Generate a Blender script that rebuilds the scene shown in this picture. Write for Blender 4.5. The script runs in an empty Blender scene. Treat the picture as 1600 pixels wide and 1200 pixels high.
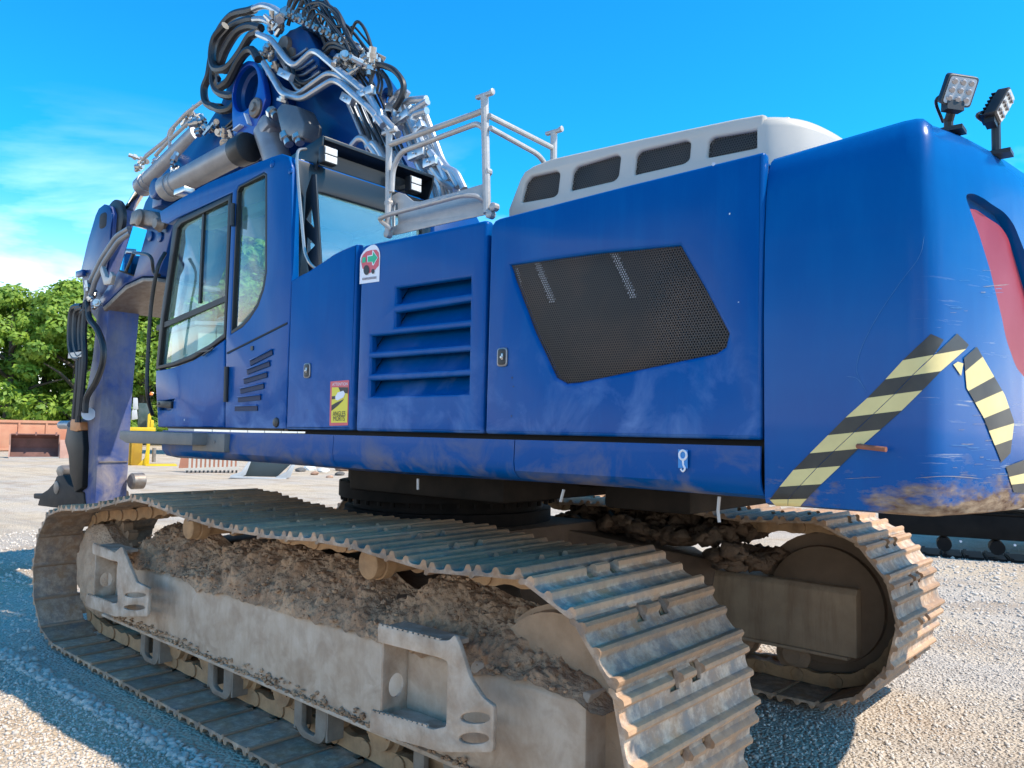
import bpy, bmesh, math, random
import numpy as np
from mathutils import Vector, Matrix, noise
from mathutils.bvhtree import BVHTree
random.seed(7); rng = np.random.default_rng(7)
R = math.radians
scene = bpy.context.scene
COL = scene.collection

# ------------------------------------------------------------------ camera
# machine frame: +X = rear of the excavator, +Y = away from the camera, Z up, ground z = 0
CAM = np.array([0.0, 0.0, 1.62]); FPX = 1234.3
_p, _r, _a = R(3.466), R(1.066), R(49.968)
_R = np.array([[math.sin(_a), -math.cos(_a), 0], [math.cos(_a), math.sin(_a), 0], [0, 0, 1]])
_f0 = np.array([0, math.cos(_p), math.sin(_p)]); _u0 = np.array([0, -math.sin(_p), math.cos(_p)]); _r0 = np.array([1.0, 0, 0])
FW = _R @ _f0; RT = _R @ (_r0 * math.cos(_r) + _u0 * math.sin(_r)); UP = _R @ (_u0 * math.cos(_r) - _r0 * math.sin(_r))
cd = bpy.data.cameras.new('camera'); cam = bpy.data.objects.new('camera', cd); COL.objects.link(cam)
M = Matrix.Identity(4)
for i in range(3):
    M[i][0], M[i][1], M[i][2], M[i][3] = RT[i], UP[i], -FW[i], CAM[i]
cam.matrix_world = M
cd.sensor_width = 36; cd.lens = FPX / 1600 * 36; cd.clip_start = 0.05; cd.clip_end = 2000
scene.camera = cam
scene.render.resolution_x = 1024; scene.render.resolution_y = 768

# ------------------------------------------------------------------ sky + sun + exposure
SUN = Vector((0.71, 0.29, 1.0)).normalized()
world = bpy.data.worlds.new('World'); scene.world = world; world.use_nodes = True
wt = world.node_tree; wt.nodes.clear()
def wn(t, **kw):
    n = wt.nodes.new(t)
    for k, v in kw.items(): setattr(n, k, v)
    return n
sky = wn('ShaderNodeTexSky', sky_type='NISHITA', sun_disc=False)
sky.sun_elevation = math.asin(SUN.z); sky.sun_rotation = math.atan2(SUN.x, SUN.y)
sky.air_density = 1.0; sky.dust_density = 0.3; sky.ozone_density = 2.5
hs = wn('ShaderNodeHueSaturation'); hs.inputs['Saturation'].default_value = 1.15; hs.inputs['Hue'].default_value = 0.49; hs.inputs['Value'].default_value = 1.0
tintr = wn('ShaderNodeValToRGB'); tintr.color_ramp.elements[0].position = 0.0; tintr.color_ramp.elements[0].color = (.92, .78, .80, 1); tintr.color_ramp.elements[1].position = 0.55; tintr.color_ramp.elements[1].color = (.04, .41, .58, 1)
for _q, _c in ((.09, (.78, .68, .72, 1)), (.27, (.05, .45, .60, 1))):
    _e = tintr.color_ramp.elements.new(_q); _e.color = _c
tm = wn('ShaderNodeMixRGB', blend_type='MULTIPLY'); tm.inputs[0].default_value = 1
tc = wn('ShaderNodeTexCoord'); sep = wn('ShaderNodeSeparateXYZ')
mp = wn('ShaderNodeMapping'); mp.inputs['Scale'].default_value = (1.0, 1.0, 4.0)
nz = wn('ShaderNodeTexNoise'); nz.inputs['Scale'].default_value = 2.6; nz.inputs['Detail'].default_value = 7; nz.inputs['Roughness'].default_value = 0.55; nz.inputs['Distortion'].default_value = 0.5
cr = wn('ShaderNodeValToRGB'); cr.color_ramp.elements[0].position = 0.44; cr.color_ramp.elements[1].position = 0.72
el = wn('ShaderNodeMapRange'); el.inputs[1].default_value = 0.36; el.inputs[2].default_value = 0.04; el.inputs[3].default_value = 0.0; el.inputs[4].default_value = 0.9
mul = wn('ShaderNodeMath', operation='MULTIPLY')
mix = wn('ShaderNodeMixRGB'); mix.inputs[2].default_value = (6.4, 6.6, 6.9, 1)
bg = wn('ShaderNodeBackground'); bg.inputs['Strength'].default_value = 0.15
out = wn('ShaderNodeOutputWorld')
L = wt.links.new
L(sky.outputs[0], hs.inputs['Color']); L(tc.outputs['Generated'], mp.inputs[0]); L(mp.outputs[0], nz.inputs['Vector']); L(nz.outputs['Fac'], cr.inputs[0])
L(tc.outputs['Generated'], sep.inputs[0]); L(sep.outputs['Z'], el.inputs[0]); L(cr.outputs[0], mul.inputs[0]); L(el.outputs[0], mul.inputs[1])
L(mul.outputs[0], mix.inputs[0]); L(sep.outputs['Z'], tintr.inputs[0]); L(hs.outputs[0], tm.inputs[1]); L(tintr.outputs[0], tm.inputs[2]); L(tm.outputs[0], mix.inputs[1]); L(mix.outputs[0], bg.inputs['Color']); L(bg.outputs[0], out.inputs[0])
sd = bpy.data.lights.new('sun', 'SUN'); sd.energy = 2.0; sd.angle = R(0.53); sd.color = (1.0, 0.90, 0.76)
so = bpy.data.objects.new('sun', sd); COL.objects.link(so); so.location = (6, 3, 12)
so.rotation_euler = SUN.to_track_quat('Z', 'Y').to_euler()
vs = scene.view_settings; vs.view_transform = 'Standard'; vs.look = 'None'; vs.gamma = 1; vs.use_curve_mapping = False; vs.exposure = 1.8

# ------------------------------------------------------------------ pixel -> place helpers
def ray(px, py): return FW + RT * (px - 800) / FPX - UP * (py - 600) / FPX
def W(px, py, y=None, x=None, z=None):
    v = ray(px, py)
    if y is not None: t = (y - CAM[1]) / v[1]
    elif x is not None: t = (x - CAM[0]) / v[0]
    else: t = (z - CAM[2]) / v[2]
    return Vector(CAM + t * v)
def XZ(px, py, y): p = W(px, py, y); return (p.x, p.z)
ATR = R(49.968 - 47.858)                 # the upper is swung about two degrees on the undercarriage
TX = Vector((math.cos(ATR), -math.sin(ATR), 0)); TY = Vector((math.sin(ATR), math.cos(ATR), 0)); TZ = Vector((0, 0, 1))
def T(a, b, c): return TX * a + TY * b + TZ * c
def WT(px, py, b):                        # pixel on a plane of the undercarriage (b = its sideways place)
    v = Vector(ray(px, py)); t = (b - Vector(CAM).dot(TY)) / v.dot(TY)
    q = Vector(CAM) + v * t
    return (q.dot(TX), q.z)

# ------------------------------------------------------------------ materials
MATS = {}
def mat(name, base=(0.5, 0.5, 0.5), rough=0.5, metal=0.0, coat=0.0, noise_col=None, nscale=6.0, namt=0.5, bump=0.0, bscale=60.0, spec=0.5, detail=6.0, dust=None, streak=None):
    """dust = (colour, z_low, z_high, amount, scale): settled dirt that thins out upwards"""
    if name in MATS: return MATS[name]
    m = bpy.data.materials.new(name); m.use_nodes = True; nt = m.node_tree; b = nt.nodes['Principled BSDF']
    b.inputs['Roughness'].default_value = rough; b.inputs['Metallic'].default_value = metal
    b.inputs['Coat Weight'].default_value = coat; b.inputs['Coat Roughness'].default_value = 0.06; b.inputs['Specular IOR Level'].default_value = spec
    N = nt.nodes.new; K = nt.links.new
    tcn = N('ShaderNodeTexCoord'); src = tcn.outputs['Object']
    colsock = None
    rgb = N('ShaderNodeRGB'); rgb.outputs[0].default_value = (*base, 1); colsock = rgb.outputs[0]
    if noise_col is not None:
        n = N('ShaderNodeTexNoise'); n.inputs['Scale'].default_value = nscale; n.inputs['Detail'].default_value = detail; n.inputs['Roughness'].default_value = 0.62; K(src, n.inputs['Vector'])
        c = N('ShaderNodeValToRGB'); c.color_ramp.elements[0].position = 0.5 - 0.18; c.color_ramp.elements[1].position = 0.5 + 0.18; K(n.outputs['Fac'], c.inputs[0])
        mlt = N('ShaderNodeMath'); mlt.operation = 'MULTIPLY'; mlt.inputs[1].default_value = namt; K(c.outputs[0], mlt.inputs[0])
        mx = N('ShaderNodeMixRGB'); mx.inputs[2].default_value = (*noise_col, 1); K(colsock, mx.inputs[1]); K(mlt.outputs[0], mx.inputs[0]); colsock = mx.outputs[0]
    rsock = None
    if dust is not None:
        dc, zl, zh, amt, sc = dust
        s = N('ShaderNodeSeparateXYZ'); K(src, s.inputs[0])
        mr = N('ShaderNodeMapRange'); mr.inputs[1].default_value = zl; mr.inputs[2].default_value = zh; mr.inputs[3].default_value = 1; mr.inputs[4].default_value = 0; K(s.outputs['Z'], mr.inputs[0])
        n2 = N('ShaderNodeTexNoise'); n2.inputs['Scale'].default_value = sc; n2.inputs['Detail'].default_value = 8; n2.inputs['Roughness'].default_value = 0.6; n2.inputs['Distortion'].default_value = 0.6
        K(src, n2.inputs['Vector'])
        c2 = N('ShaderNodeValToRGB'); c2.color_ramp.elements[0].position = 0.46; c2.color_ramp.elements[1].position = 0.70; K(n2.outputs['Fac'], c2.inputs[0])
        m1 = N('ShaderNodeMath'); m1.operation = 'MULTIPLY'; K(mr.outputs[0], m1.inputs[0]); K(c2.outputs[0], m1.inputs[1])
        m2 = N('ShaderNodeMath'); m2.operation = 'MULTIPLY'; m2.inputs[1].default_value = amt; K(m1.outputs[0], m2.inputs[0])
        mx2 = N('ShaderNodeMixRGB'); mx2.inputs[2].default_value = (*dc, 1); K(colsock, mx2.inputs[1]); K(m2.outputs[0], mx2.inputs[0]); colsock = mx2.outputs[0]
        rr = N('ShaderNodeMapRange'); rr.inputs[3].default_value = rough; rr.inputs[4].default_value = 0.8; K(m2.outputs[0], rr.inputs[0]); K(rr.outputs[0], b.inputs['Roughness'])
        cw = N('ShaderNodeMapRange'); cw.inputs[3].default_value = coat; cw.inputs[4].default_value = 0.0; K(m2.outputs[0], cw.inputs[0]); K(cw.outputs[0], b.inputs['Coat Weight'])
    if streak is not None:
        mp = N('ShaderNodeMapping'); mp.inputs['Scale'].default_value = (7, 7, 0.9); K(src, mp.inputs[0])
        n4 = N('ShaderNodeTexNoise'); n4.inputs['Scale'].default_value = 1.6; n4.inputs['Detail'].default_value = 9; n4.inputs['Roughness'].default_value = .7; K(mp.outputs[0], n4.inputs['Vector'])
        c4 = N('ShaderNodeValToRGB'); c4.color_ramp.elements[0].position = .47; c4.color_ramp.elements[1].position = .68; sa = streak[3] if len(streak) > 3 else .8; streak = streak[:3]; c4.color_ramp.elements[1].color = (sa, sa, sa, 1); K(n4.outputs['Fac'], c4.inputs[0])
        mx4 = N('ShaderNodeMixRGB'); mx4.inputs[2].default_value = (*streak, 1); K(colsock, mx4.inputs[1]); K(c4.outputs[0], mx4.inputs[0]); colsock = mx4.outputs[0]
    K(colsock, b.inputs['Base Color'])
    if bump > 0:
        n3 = N('ShaderNodeTexNoise'); n3.inputs['Scale'].default_value = bscale; n3.inputs['Detail'].default_value = 6; K(src, n3.inputs['Vector'])
        bp = N('ShaderNodeBump'); bp.inputs['Strength'].default_value = 1.0; bp.inputs['Distance'].default_value = bump; K(n3.outputs['Fac'], bp.inputs['Height']); K(bp.outputs[0], b.inputs['Normal'])
    m['colsock'] = 0
    MATS[name] = m
    return m
LILAC = (0.30, 0.32, 0.46)
BLUE = (0.0, 0.062, 0.25)
M_blue = mat('blue_paint', BLUE, 0.30, coat=0.09, spec=0.10, noise_col=(0.0, 0.080, 0.29), nscale=1.6, namt=0.8, dust=((0.17, 0.27, 0.50), 1.48, 2.05, 1.0, 4.6), streak=(.0, .092, .31, .6), bump=.006, bscale=1.4)
M_skirt = mat('blue_paint_skirt', BLUE, 0.32, coat=0.06, spec=.12, noise_col=(0.0, 0.082, 0.285), nscale=3, namt=0.6, dust=((0.20, 0.175, 0.18), 1.40, 1.66, 1.0, 5.5))
M_boomblue = mat('blue_paint_boom', (0.0, 0.032, 0.150), 0.35, coat=0.15, spec=.3, noise_col=(0.0, 0.048, 0.20), nscale=3, namt=0.7)
M_stick = mat('blue_paint_scuffed', (0.0, 0.048, 0.235), 0.5, coat=0.04, spec=.2, noise_col=(0.24, 0.21, 0.20), nscale=1.9, namt=0.75, detail=9, bump=0.002, bscale=25, dust=((0.42, 0.34, 0.28), 0.5, 2.8, 0.9, 3.2), streak=(.10, .09, .12, .5))
M_dark = mat('dark_gap', (0.006, 0.008, 0.012), 0.7)
M_black = mat('black_plastic', (0.012, 0.013, 0.015), 0.45, noise_col=(0.03, 0.03, 0.03), nscale=20, namt=0.4)
M_visor = mat('dark_teal_steel', (0.002, 0.006, 0.010), 0.4, coat=0.15)
M_grey = mat('light_grey_paint', (0.52, 0.47, 0.40), 0.42, coat=0.15, noise_col=(0.46, 0.42, 0.35), nscale=5, namt=0.6)
M_rail = mat('galvanised_grey', (0.48, 0.44, 0.40), 0.45, metal=0.25, noise_col=(0.32, 0.31, 0.30), nscale=14, namt=0.7, bump=0.0008, bscale=90)
M_step = mat('step_grey', (0.13, 0.135, 0.135), 0.6, noise_col=(0.22, 0.2, 0.17), nscale=9, namt=0.7, bump=0.001)
M_pipe = mat('steel_pipe', (0.56, 0.58, 0.60), 0.33, metal=0.75, noise_col=(0.38, 0.38, 0.38), nscale=16, namt=0.7)
M_fit = mat('fitting_steel', (0.60, 0.58, 0.55), 0.3, metal=0.9, noise_col=(0.35, 0.32, 0.28), nscale=20, namt=0.7)
M_chrome = mat('chrome_rod', (0.8, 0.72, 0.62), 0.12, metal=1.0)
M_cyl = mat('cylinder_grey', (0.30, 0.30, 0.31), 0.42, metal=0.35, noise_col=(0.20, 0.19, 0.19), nscale=6, namt=0.7)
M_hose = mat('rubber_hose', (0.012, 0.013, 0.016), 0.42, noise_col=(0.03, 0.03, 0.03), nscale=30, namt=0.5)
M_pin = mat('pin_steel', (0.26, 0.23, 0.20), 0.5, metal=0.5, noise_col=(0.16, 0.11, 0.08), nscale=14, namt=0.8)
M_frame = mat('dusty_track_frame', (0.57, 0.455, 0.345), 0.85, streak=(0.36, 0.25, 0.165, .4), noise_col=(0.40, 0.285, 0.19), nscale=6, namt=0.85, detail=9, bump=0.004, bscale=22, dust=((0.25, 0.155, 0.092), 0.0, 1.1, 1.0, 7))
M_stepm = mat('dusty_step', (0.58, 0.465, 0.355), 0.85, streak=(0.36, 0.24, 0.16, .4), noise_col=(0.33, 0.225, 0.145), nscale=9, namt=0.9, detail=9, bump=0.004, bscale=30, dust=((.24, .15, .09), 0.0, 1.2, .9, 9))
M_mud = mat('dry_mud', (0.54, 0.36, 0.225), 0.95, noise_col=(0.25, 0.145, 0.085), nscale=5, namt=0.9, bump=0.014, bscale=48, spec=0.1)
M_link = mat('rusty_links', (0.46, 0.28, 0.14), 0.8, metal=0.0, noise_col=(0.20, 0.115, 0.06), nscale=9, namt=0.8, bump=0.002)
M_under = mat('undercarriage_dirt', (0.36, 0.24, 0.15), 0.9, noise_col=(0.18, 0.115, 0.07), nscale=3, namt=0.8, bump=0.01, bscale=18)
M_rubber = mat('black_seal', (0.006, 0.007, 0.008), 0.5)
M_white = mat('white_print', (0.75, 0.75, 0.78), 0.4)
M_red = mat('red_print', (0.62, 0.06, 0.08), 0.4, noise_col=(0.6, 0.14, 0.16), nscale=20, namt=0.4)
M_green = mat('green_print', (0.0, 0.42, 0.20), 0.4)
M_yellow = mat('yellow_print', (0.75, 0.62, 0.03), 0.4)
M_ink = mat('black_print', (0.01, 0.01, 0.01), 0.45)
M_hazy = mat('hazard_yellow', (0.70, 0.575, 0.24), 0.4, noise_col=(0.56, 0.44, 0.18), nscale=12, namt=0.6)
M_hazb = mat('hazard_black', (0.012, 0.012, 0.012), 0.4, noise_col=(0.05, 0.045, 0.03), nscale=12, namt=0.5)
M_lens = mat('lamp_lens', (0.62, 0.60, 0.55), 0.12, coat=0.8, bump=0.002, bscale=60)
M_ledlens = mat('led_lens', (0.26, 0.235, 0.22), 0.2, coat=0.8, noise_col=(0.42, 0.38, 0.36), nscale=40, namt=0.7)
M_seat = mat('seat_fabric', (0.05, 0.052, 0.06), 0.9)
M_trim = mat('cab_trim', (0.32, 0.34, 0.33), 0.8, noise_col=(0.26, 0.28, 0.27), nscale=8, namt=0.5)
M_panelred = mat('red_panel', (0.25, 0.008, 0.022), 0.45, coat=0.05, spec=.2, noise_col=(0.32, 0.04, 0.06), nscale=5, namt=0.6)

def shoe_mat():
    m = mat('track_shoe_steel', (0.20, 0.185, 0.17), 0.62, metal=0.0, spec=.3, noise_col=(0.42, 0.225, 0.105), nscale=7, namt=0.9, detail=10, bump=0.004, bscale=50)
    nt = m.node_tree; b = nt.nodes['Principled BSDF']; N = nt.nodes.new; K = nt.links.new
    old = b.inputs['Base Color'].links[0].from_socket
    # rust along worn edges, pale mud near the ground
    g = N('ShaderNodeNewGeometry'); cr1 = N('ShaderNodeValToRGB'); cr1.color_ramp.elements[0].position = 0.52; cr1.color_ramp.elements[1].position = 0.62
    K(g.outputs['Pointiness'], cr1.inputs[0])
    oi = N('ShaderNodeObjectInfo'); t = N('ShaderNodeTexCoord'); va = N('ShaderNodeVectorMath'); va.operation = 'ADD'
    sc = N('ShaderNodeVectorMath'); sc.operation = 'SCALE'; sc.inputs[3].default_value = 37.0
    cmb = N('ShaderNodeCombineXYZ'); K(oi.outputs['Random'], cmb.inputs[0]); K(oi.outputs['Random'], cmb.inputs[1]); K(cmb.outputs[0], sc.inputs[0])
    K(t.outputs['Object'], va.inputs[0]); K(sc.outputs[0], va.inputs[1])
    n = N('ShaderNodeTexNoise'); n.inputs['Scale'].default_value = 15; n.inputs['Detail'].default_value = 10; n.inputs['Roughness'].default_value = .7; K(va.outputs[0], n.inputs['Vector'])
    c = N('ShaderNodeValToRGB'); c.color_ramp.elements[0].position = 0.45; c.color_ramp.elements[1].position = 0.62; K(n.outputs['Fac'], c.inputs[0])
    mx = N('ShaderNodeMixRGB'); mx.inputs[2].default_value = (0.60, 0.45, 0.32, 1); K(old, mx.inputs[1])
    mm = N('ShaderNodeMath'); mm.operation = 'MULTIPLY'; mm.inputs[1].default_value = 0.7; K(c.outputs[0], mm.inputs[0]); K(mm.outputs[0], mx.inputs[0])
    mx2 = N('ShaderNodeMixRGB'); mx2.inputs[2].default_value = (0.26, 0.165, 0.10, 1); K(mx.outputs[0], mx2.inputs[1]); ps = N('ShaderNodeMath'); ps.operation = 'MULTIPLY'; ps.inputs[1].default_value = .8; K(cr1.outputs[0], ps.inputs[0]); K(ps.outputs[0], mx2.inputs[0])
    so_ = N('ShaderNodeSeparateXYZ'); K(t.outputs['Object'], so_.inputs[0]); hz = N('ShaderNodeMapRange'); hz.inputs[1].default_value = .018; hz.inputs[2].default_value = .030; K(so_.outputs['Z'], hz.inputs[0])
    en = N('ShaderNodeMath'); en.operation = 'MULTIPLY'; K(hz.outputs[0], en.inputs[0]); nr = N('ShaderNodeMapRange'); nr.inputs[1].default_value = .35; nr.inputs[2].default_value = .6; nr.inputs[3].default_value = .25; nr.inputs[4].default_value = .95; K(n.outputs['Fac'], nr.inputs[0]); K(nr.outputs[0], en.inputs[1])
    mx3 = N('ShaderNodeMixRGB'); mx3.inputs[2].default_value = (0.42, 0.245, 0.135, 1); K(mx2.outputs[0], mx3.inputs[1]); K(en.outputs[0], mx3.inputs[0])
    ov = N('ShaderNodeMapRange'); ov.inputs[3].default_value = .75; ov.inputs[4].default_value = 1.25; K(oi.outputs['Random'], ov.inputs[0]); mv = N('ShaderNodeVectorMath'); mv.operation = 'SCALE'; K(mx3.outputs[0], mv.inputs[0]); K(ov.outputs[0], mv.inputs[3])
    K(mv.outputs[0], b.inputs['Base Color'])
    # shared with every texture: each shoe gets its own patch
    for nd in nt.nodes:
        if nd.type == 'TEX_NOISE' and nd is not n:
            for l in list(nd.inputs['Vector'].links): nt.links.remove(l)
            K(va.outputs[0], nd.inputs['Vector'])
    return m
M_shoe = shoe_mat()

def glass_mat(name, tint, refl=1.0):
    m = bpy.data.materials.new(name); m.use_nodes = True; nt = m.node_tree; nt.nodes.clear(); N = nt.nodes.new; K = nt.links.new
    o = N('ShaderNodeOutputMaterial'); tr = N('ShaderNodeBsdfTransparent'); tr.inputs[0].default_value = (*tint, 1)
    gl = N('ShaderNodeBsdfGlossy'); gl.inputs['Roughness'].default_value = 0.02; gl.inputs[0].default_value = (0.95, 1, 1, 1)
    lw = N('ShaderNodeLayerWeight'); pw = N('ShaderNodeMath'); pw.operation = 'POWER'; pw.inputs[1].default_value = 5; K(lw.outputs['Facing'], pw.inputs[0]); fr = N('ShaderNodeMath'); fr.operation = 'MULTIPLY_ADD'; fr.inputs[1].default_value = .96; fr.inputs[2].default_value = .04; K(pw.outputs[0], fr.inputs[0])
    mu = N('ShaderNodeMath'); mu.operation = 'MULTIPLY'; mu.inputs[1].default_value = refl; mu.use_clamp = True; K(fr.outputs[0], mu.inputs[0])
    df = N('ShaderNodeBsdfDiffuse'); df.inputs[0].default_value = (0.42, 0.42, 0.38, 1)
    t = N('ShaderNodeTexCoord'); n = N('ShaderNodeTexNoise'); n.inputs['Scale'].default_value = 3; n.inputs['Detail'].default_value = 8; K(t.outputs['Object'], n.inputs['Vector'])
    mr = N('ShaderNodeMapRange'); mr.inputs[1].default_value = 0.3; mr.inputs[2].default_value = 0.8; mr.inputs[3].default_value = 0.01; mr.inputs[4].default_value = 0.05; K(n.outputs['Fac'], mr.inputs[0])
    m0 = N('ShaderNodeMixShader'); K(mr.outputs[0], m0.inputs[0]); K(tr.outputs[0], m0.inputs[1]); K(df.outputs[0], m0.inputs[2])
    mx = N('ShaderNodeMixShader'); K(mu.outputs[0], mx.inputs[0]); K(m0.outputs[0], mx.inputs[1]); K(gl.outputs[0], mx.inputs[2]); K(mx.outputs[0], o.inputs[0])
    return m
M_glass = glass_mat('cab_glass', (0.66, 0.82, 0.80), 1.5)
M_screen = glass_mat('windscreen_glass', (0.82, 0.93, 0.93), .35)
M_glassr = glass_mat('rear_glass', (0.60, 0.78, 0.80), 5.0)
M_mirror = mat('mirror_glass', (0.9, 0.92, 0.95), 0.02, metal=1.0)

def grille_mat(name, pitch, rad, base):
    """perforated steel sheet: round holes on a staggered grid, cut through"""
    m = bpy.data.materials.new(name); m.use_nodes = True; nt = m.node_tree; b = nt.nodes['Principled BSDF']; N = nt.nodes.new; K = nt.links.new
    b.inputs['Roughness'].default_value = 0.5; b.inputs['Metallic'].default_value = 0.2
    t = N('ShaderNodeTexCoord'); s = N('ShaderNodeSeparateXYZ'); K(t.outputs['Object'], s.inputs[0])
    def mth(op, a, bb=None):
        n = N('ShaderNodeMath'); n.operation = op
        for i, v in enumerate((a, bb)):
            if v is None: continue
            if hasattr(v, 'is_linked') or hasattr(v, 'links'): K(v, n.inputs[i])
            else: n.inputs[i].default_value = v
        return n.outputs[0]
    def cell(v, p, off): return mth('SUBTRACT', mth('PINGPONG', mth('ADD', v, off), p / 2), 0.0)
    X, Z = s.outputs['X'], s.outputs['Z']; px, pz = pitch, pitch * 1.732
    def dist(ox, oz):
        a = mth('PINGPONG', mth('ADD', X, ox), px / 2); c = mth('PINGPONG', mth('ADD', Z, oz), pz / 2)
        return mth('SQRT', mth('ADD', mth('MULTIPLY', a, a), mth('MULTIPLY', c, c)))
    d = mth('MINIMUM', dist(100 * px, 100 * pz), dist(100.5 * px, 100.5 * pz))
    hole = mth('LESS_THAN', d, rad)
    n = N('ShaderNodeTexNoise'); n.inputs['Scale'].default_value = 4; n.inputs['Detail'].default_value = 6; K(t.outputs['Object'], n.inputs['Vector'])
    cr = N('ShaderNodeValToRGB'); cr.color_ramp.elements[0].color = (*base, 1); cr.color_ramp.elements[1].color = (base[0] * 1.9, base[1] * 1.5, base[2] * 1.25, 1); cr.color_ramp.elements[0].position = .4; cr.color_ramp.elements[1].position = .7
    K(n.outputs['Fac'], cr.inputs[0]); K(cr.outputs[0], b.inputs['Base Color'])
    tr = N('ShaderNodeBsdfTransparent'); mx = N('ShaderNodeMixShader'); K(hole, mx.inputs[0]); K(b.outputs[0], mx.inputs[1]); K(tr.outputs[0], mx.inputs[2])
    K(mx.outputs[0], nt.nodes['Material Output'].inputs[0])
    return m
M_grille = grille_mat('perforated_sheet', 0.0105, 0.0040, (0.050, 0.042, 0.036))
M_grille2 = grille_mat('perforated_sheet_fine', 0.011, 0.0042, (0.05, 0.048, 0.045))

def cw_mat():
    """counterweight paint: blue with rust along the bottom edge and grey scrape marks on the tail"""
    m = mat('blue_paint_counterweight', BLUE, 0.28, coat=0.14, spec=.14, noise_col=(0.0, 0.086, 0.29), nscale=1.2, namt=1.0, streak=(.0, .095, .31, .5), bump=.006, bscale=1.2)
    nt = m.node_tree; b = nt.nodes['Principled BSDF']; N = nt.nodes.new; K = nt.links.new
    old = b.inputs['Base Color'].links[0].from_socket
    t = N('ShaderNodeTexCoord'); s = N('ShaderNodeSeparateXYZ'); K(t.outputs['Object'], s.inputs[0])
    def mth(op, a, bb=None, clamp=False):
        n = N('ShaderNodeMath'); n.operation = op; n.use_clamp = clamp
        for i, v in enumerate((a, bb)):
            if v is None: continue
            if hasattr(v, 'links'): K(v, n.inputs[i])
            else: n.inputs[i].default_value = v
        return n.outputs[0]
    def rng_(v, a, c, lo=0.0, hi=1.0):
        n = N('ShaderNodeMapRange'); K(v, n.inputs[0]); n.inputs[1].default_value = a; n.inputs[2].default_value = c; n.inputs[3].default_value = lo; n.inputs[4].default_value = hi; return n.outputs[0]
    def nzz(sc, det, mapsc=(1, 1, 1), dist=0.0):
        mp = N('ShaderNodeMapping'); mp.inputs['Scale'].default_value = mapsc; K(t.outputs['Object'], mp.inputs[0])
        n = N('ShaderNodeTexNoise'); n.inputs['Scale'].default_value = sc; n.inputs['Detail'].default_value = det; n.inputs['Roughness'].default_value = .65; n.inputs['Distortion'].default_value = dist; K(mp.outputs[0], n.inputs['Vector']); return n.outputs['Fac']
    # rust: strongest at the lowest edge, more toward the tail
    zlow = rng_(s.outputs['Z'], 1.39, 1.54, 1, 0); tail = rng_(s.outputs['X'], -0.80, -0.55, 0.35, 1)
    rust = mth('MULTIPLY', rng_(mth('ADD', nzz(7, 9, (1, 1, 2.2)), mth('MULTIPLY', mth('MULTIPLY', zlow, tail), 0.42)), 0.58, 0.76), rng_(s.outputs['Z'], 1.46, 1.62, 1, 0))
    mx = N('ShaderNodeMixRGB'); K(rust, mx.inputs[0]); K(old, mx.inputs[1])
    rc = N('ShaderNodeValToRGB'); rc.color_ramp.elements[0].color = (0.10, 0.05, 0.03, 1); rc.color_ramp.elements[1].color = (0.36, 0.26, 0.17, 1); rc.color_ramp.elements[0].position = .35; rc.color_ramp.elements[1].position = .65
    K(nzz(14, 8, (1, 1, 3)), rc.inputs[0]); K(rc.outputs[0], mx.inputs[2])
    # scrapes run sideways round the tail corner
    scr = mth('MULTIPLY', rng_(nzz(3.2, 9, (1, 1, 22)), 0.60, 0.66), mth('MULTIPLY', rng_(s.outputs['X'], -0.58, -0.47), rng_(s.outputs['Z'], 2.15, 1.85)))
    scr = mth('MULTIPLY', scr, rng_(nzz(5, 4), 0.42, 0.62))
    mx2 = N('ShaderNodeMixRGB'); K(scr, mx2.inputs[0]); K(mx.outputs[0], mx2.inputs[1]); mx2.inputs[2].default_value = (0.42, 0.42, 0.42, 1)
    K(mx2.outputs[0], b.inputs['Base Color'])
    bad = mth('MAXIMUM', rust, scr)
    K(rng_(bad, 0, 1, 0.26, 0.75), b.inputs['Roughness']); K(rng_(bad, 0, 1, 0.14, 0.0), b.inputs['Coat Weight'])
    return m
M_cw = cw_mat()
# ------------------------------------------------------------------ mesh helpers
def finish(me, ang=35):
    me.validate(); 
    me.polygons.foreach_set('use_smooth', [True] * len(me.polygons))
    try: me.set_sharp_from_angle(angle=R(ang))
    except Exception: pass
    me.update()
def link(name, me, m, parent=None, ang=35):
    if m is not None and not me.materials: me.materials.append(m)
    finish(me, ang)
    o = bpy.data.objects.new(name, me); COL.objects.link(o)
    if parent is not None: adopt(o, parent)
    return o
def adopt(o, parent):
    o.parent = parent
    inv = Matrix.Identity(4); q = parent
    while q is not None and q.type == 'EMPTY':
        inv = Matrix.Translation(-q.location) @ inv; q = q.parent
    o.matrix_parent_inverse = inv
def tag(o, label, cat=None, group=None, kind=None):
    if label: o['label'] = label
    if cat: o['category'] = cat
    if group: o['group'] = group
    if kind: o['kind'] = kind
    return o
def empty(name, loc, label, cat, group=None):
    o = bpy.data.objects.new(name, None); COL.objects.link(o); o.location = loc; o.empty_display_size = 0.3
    return tag(o, label, cat, group)

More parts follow.
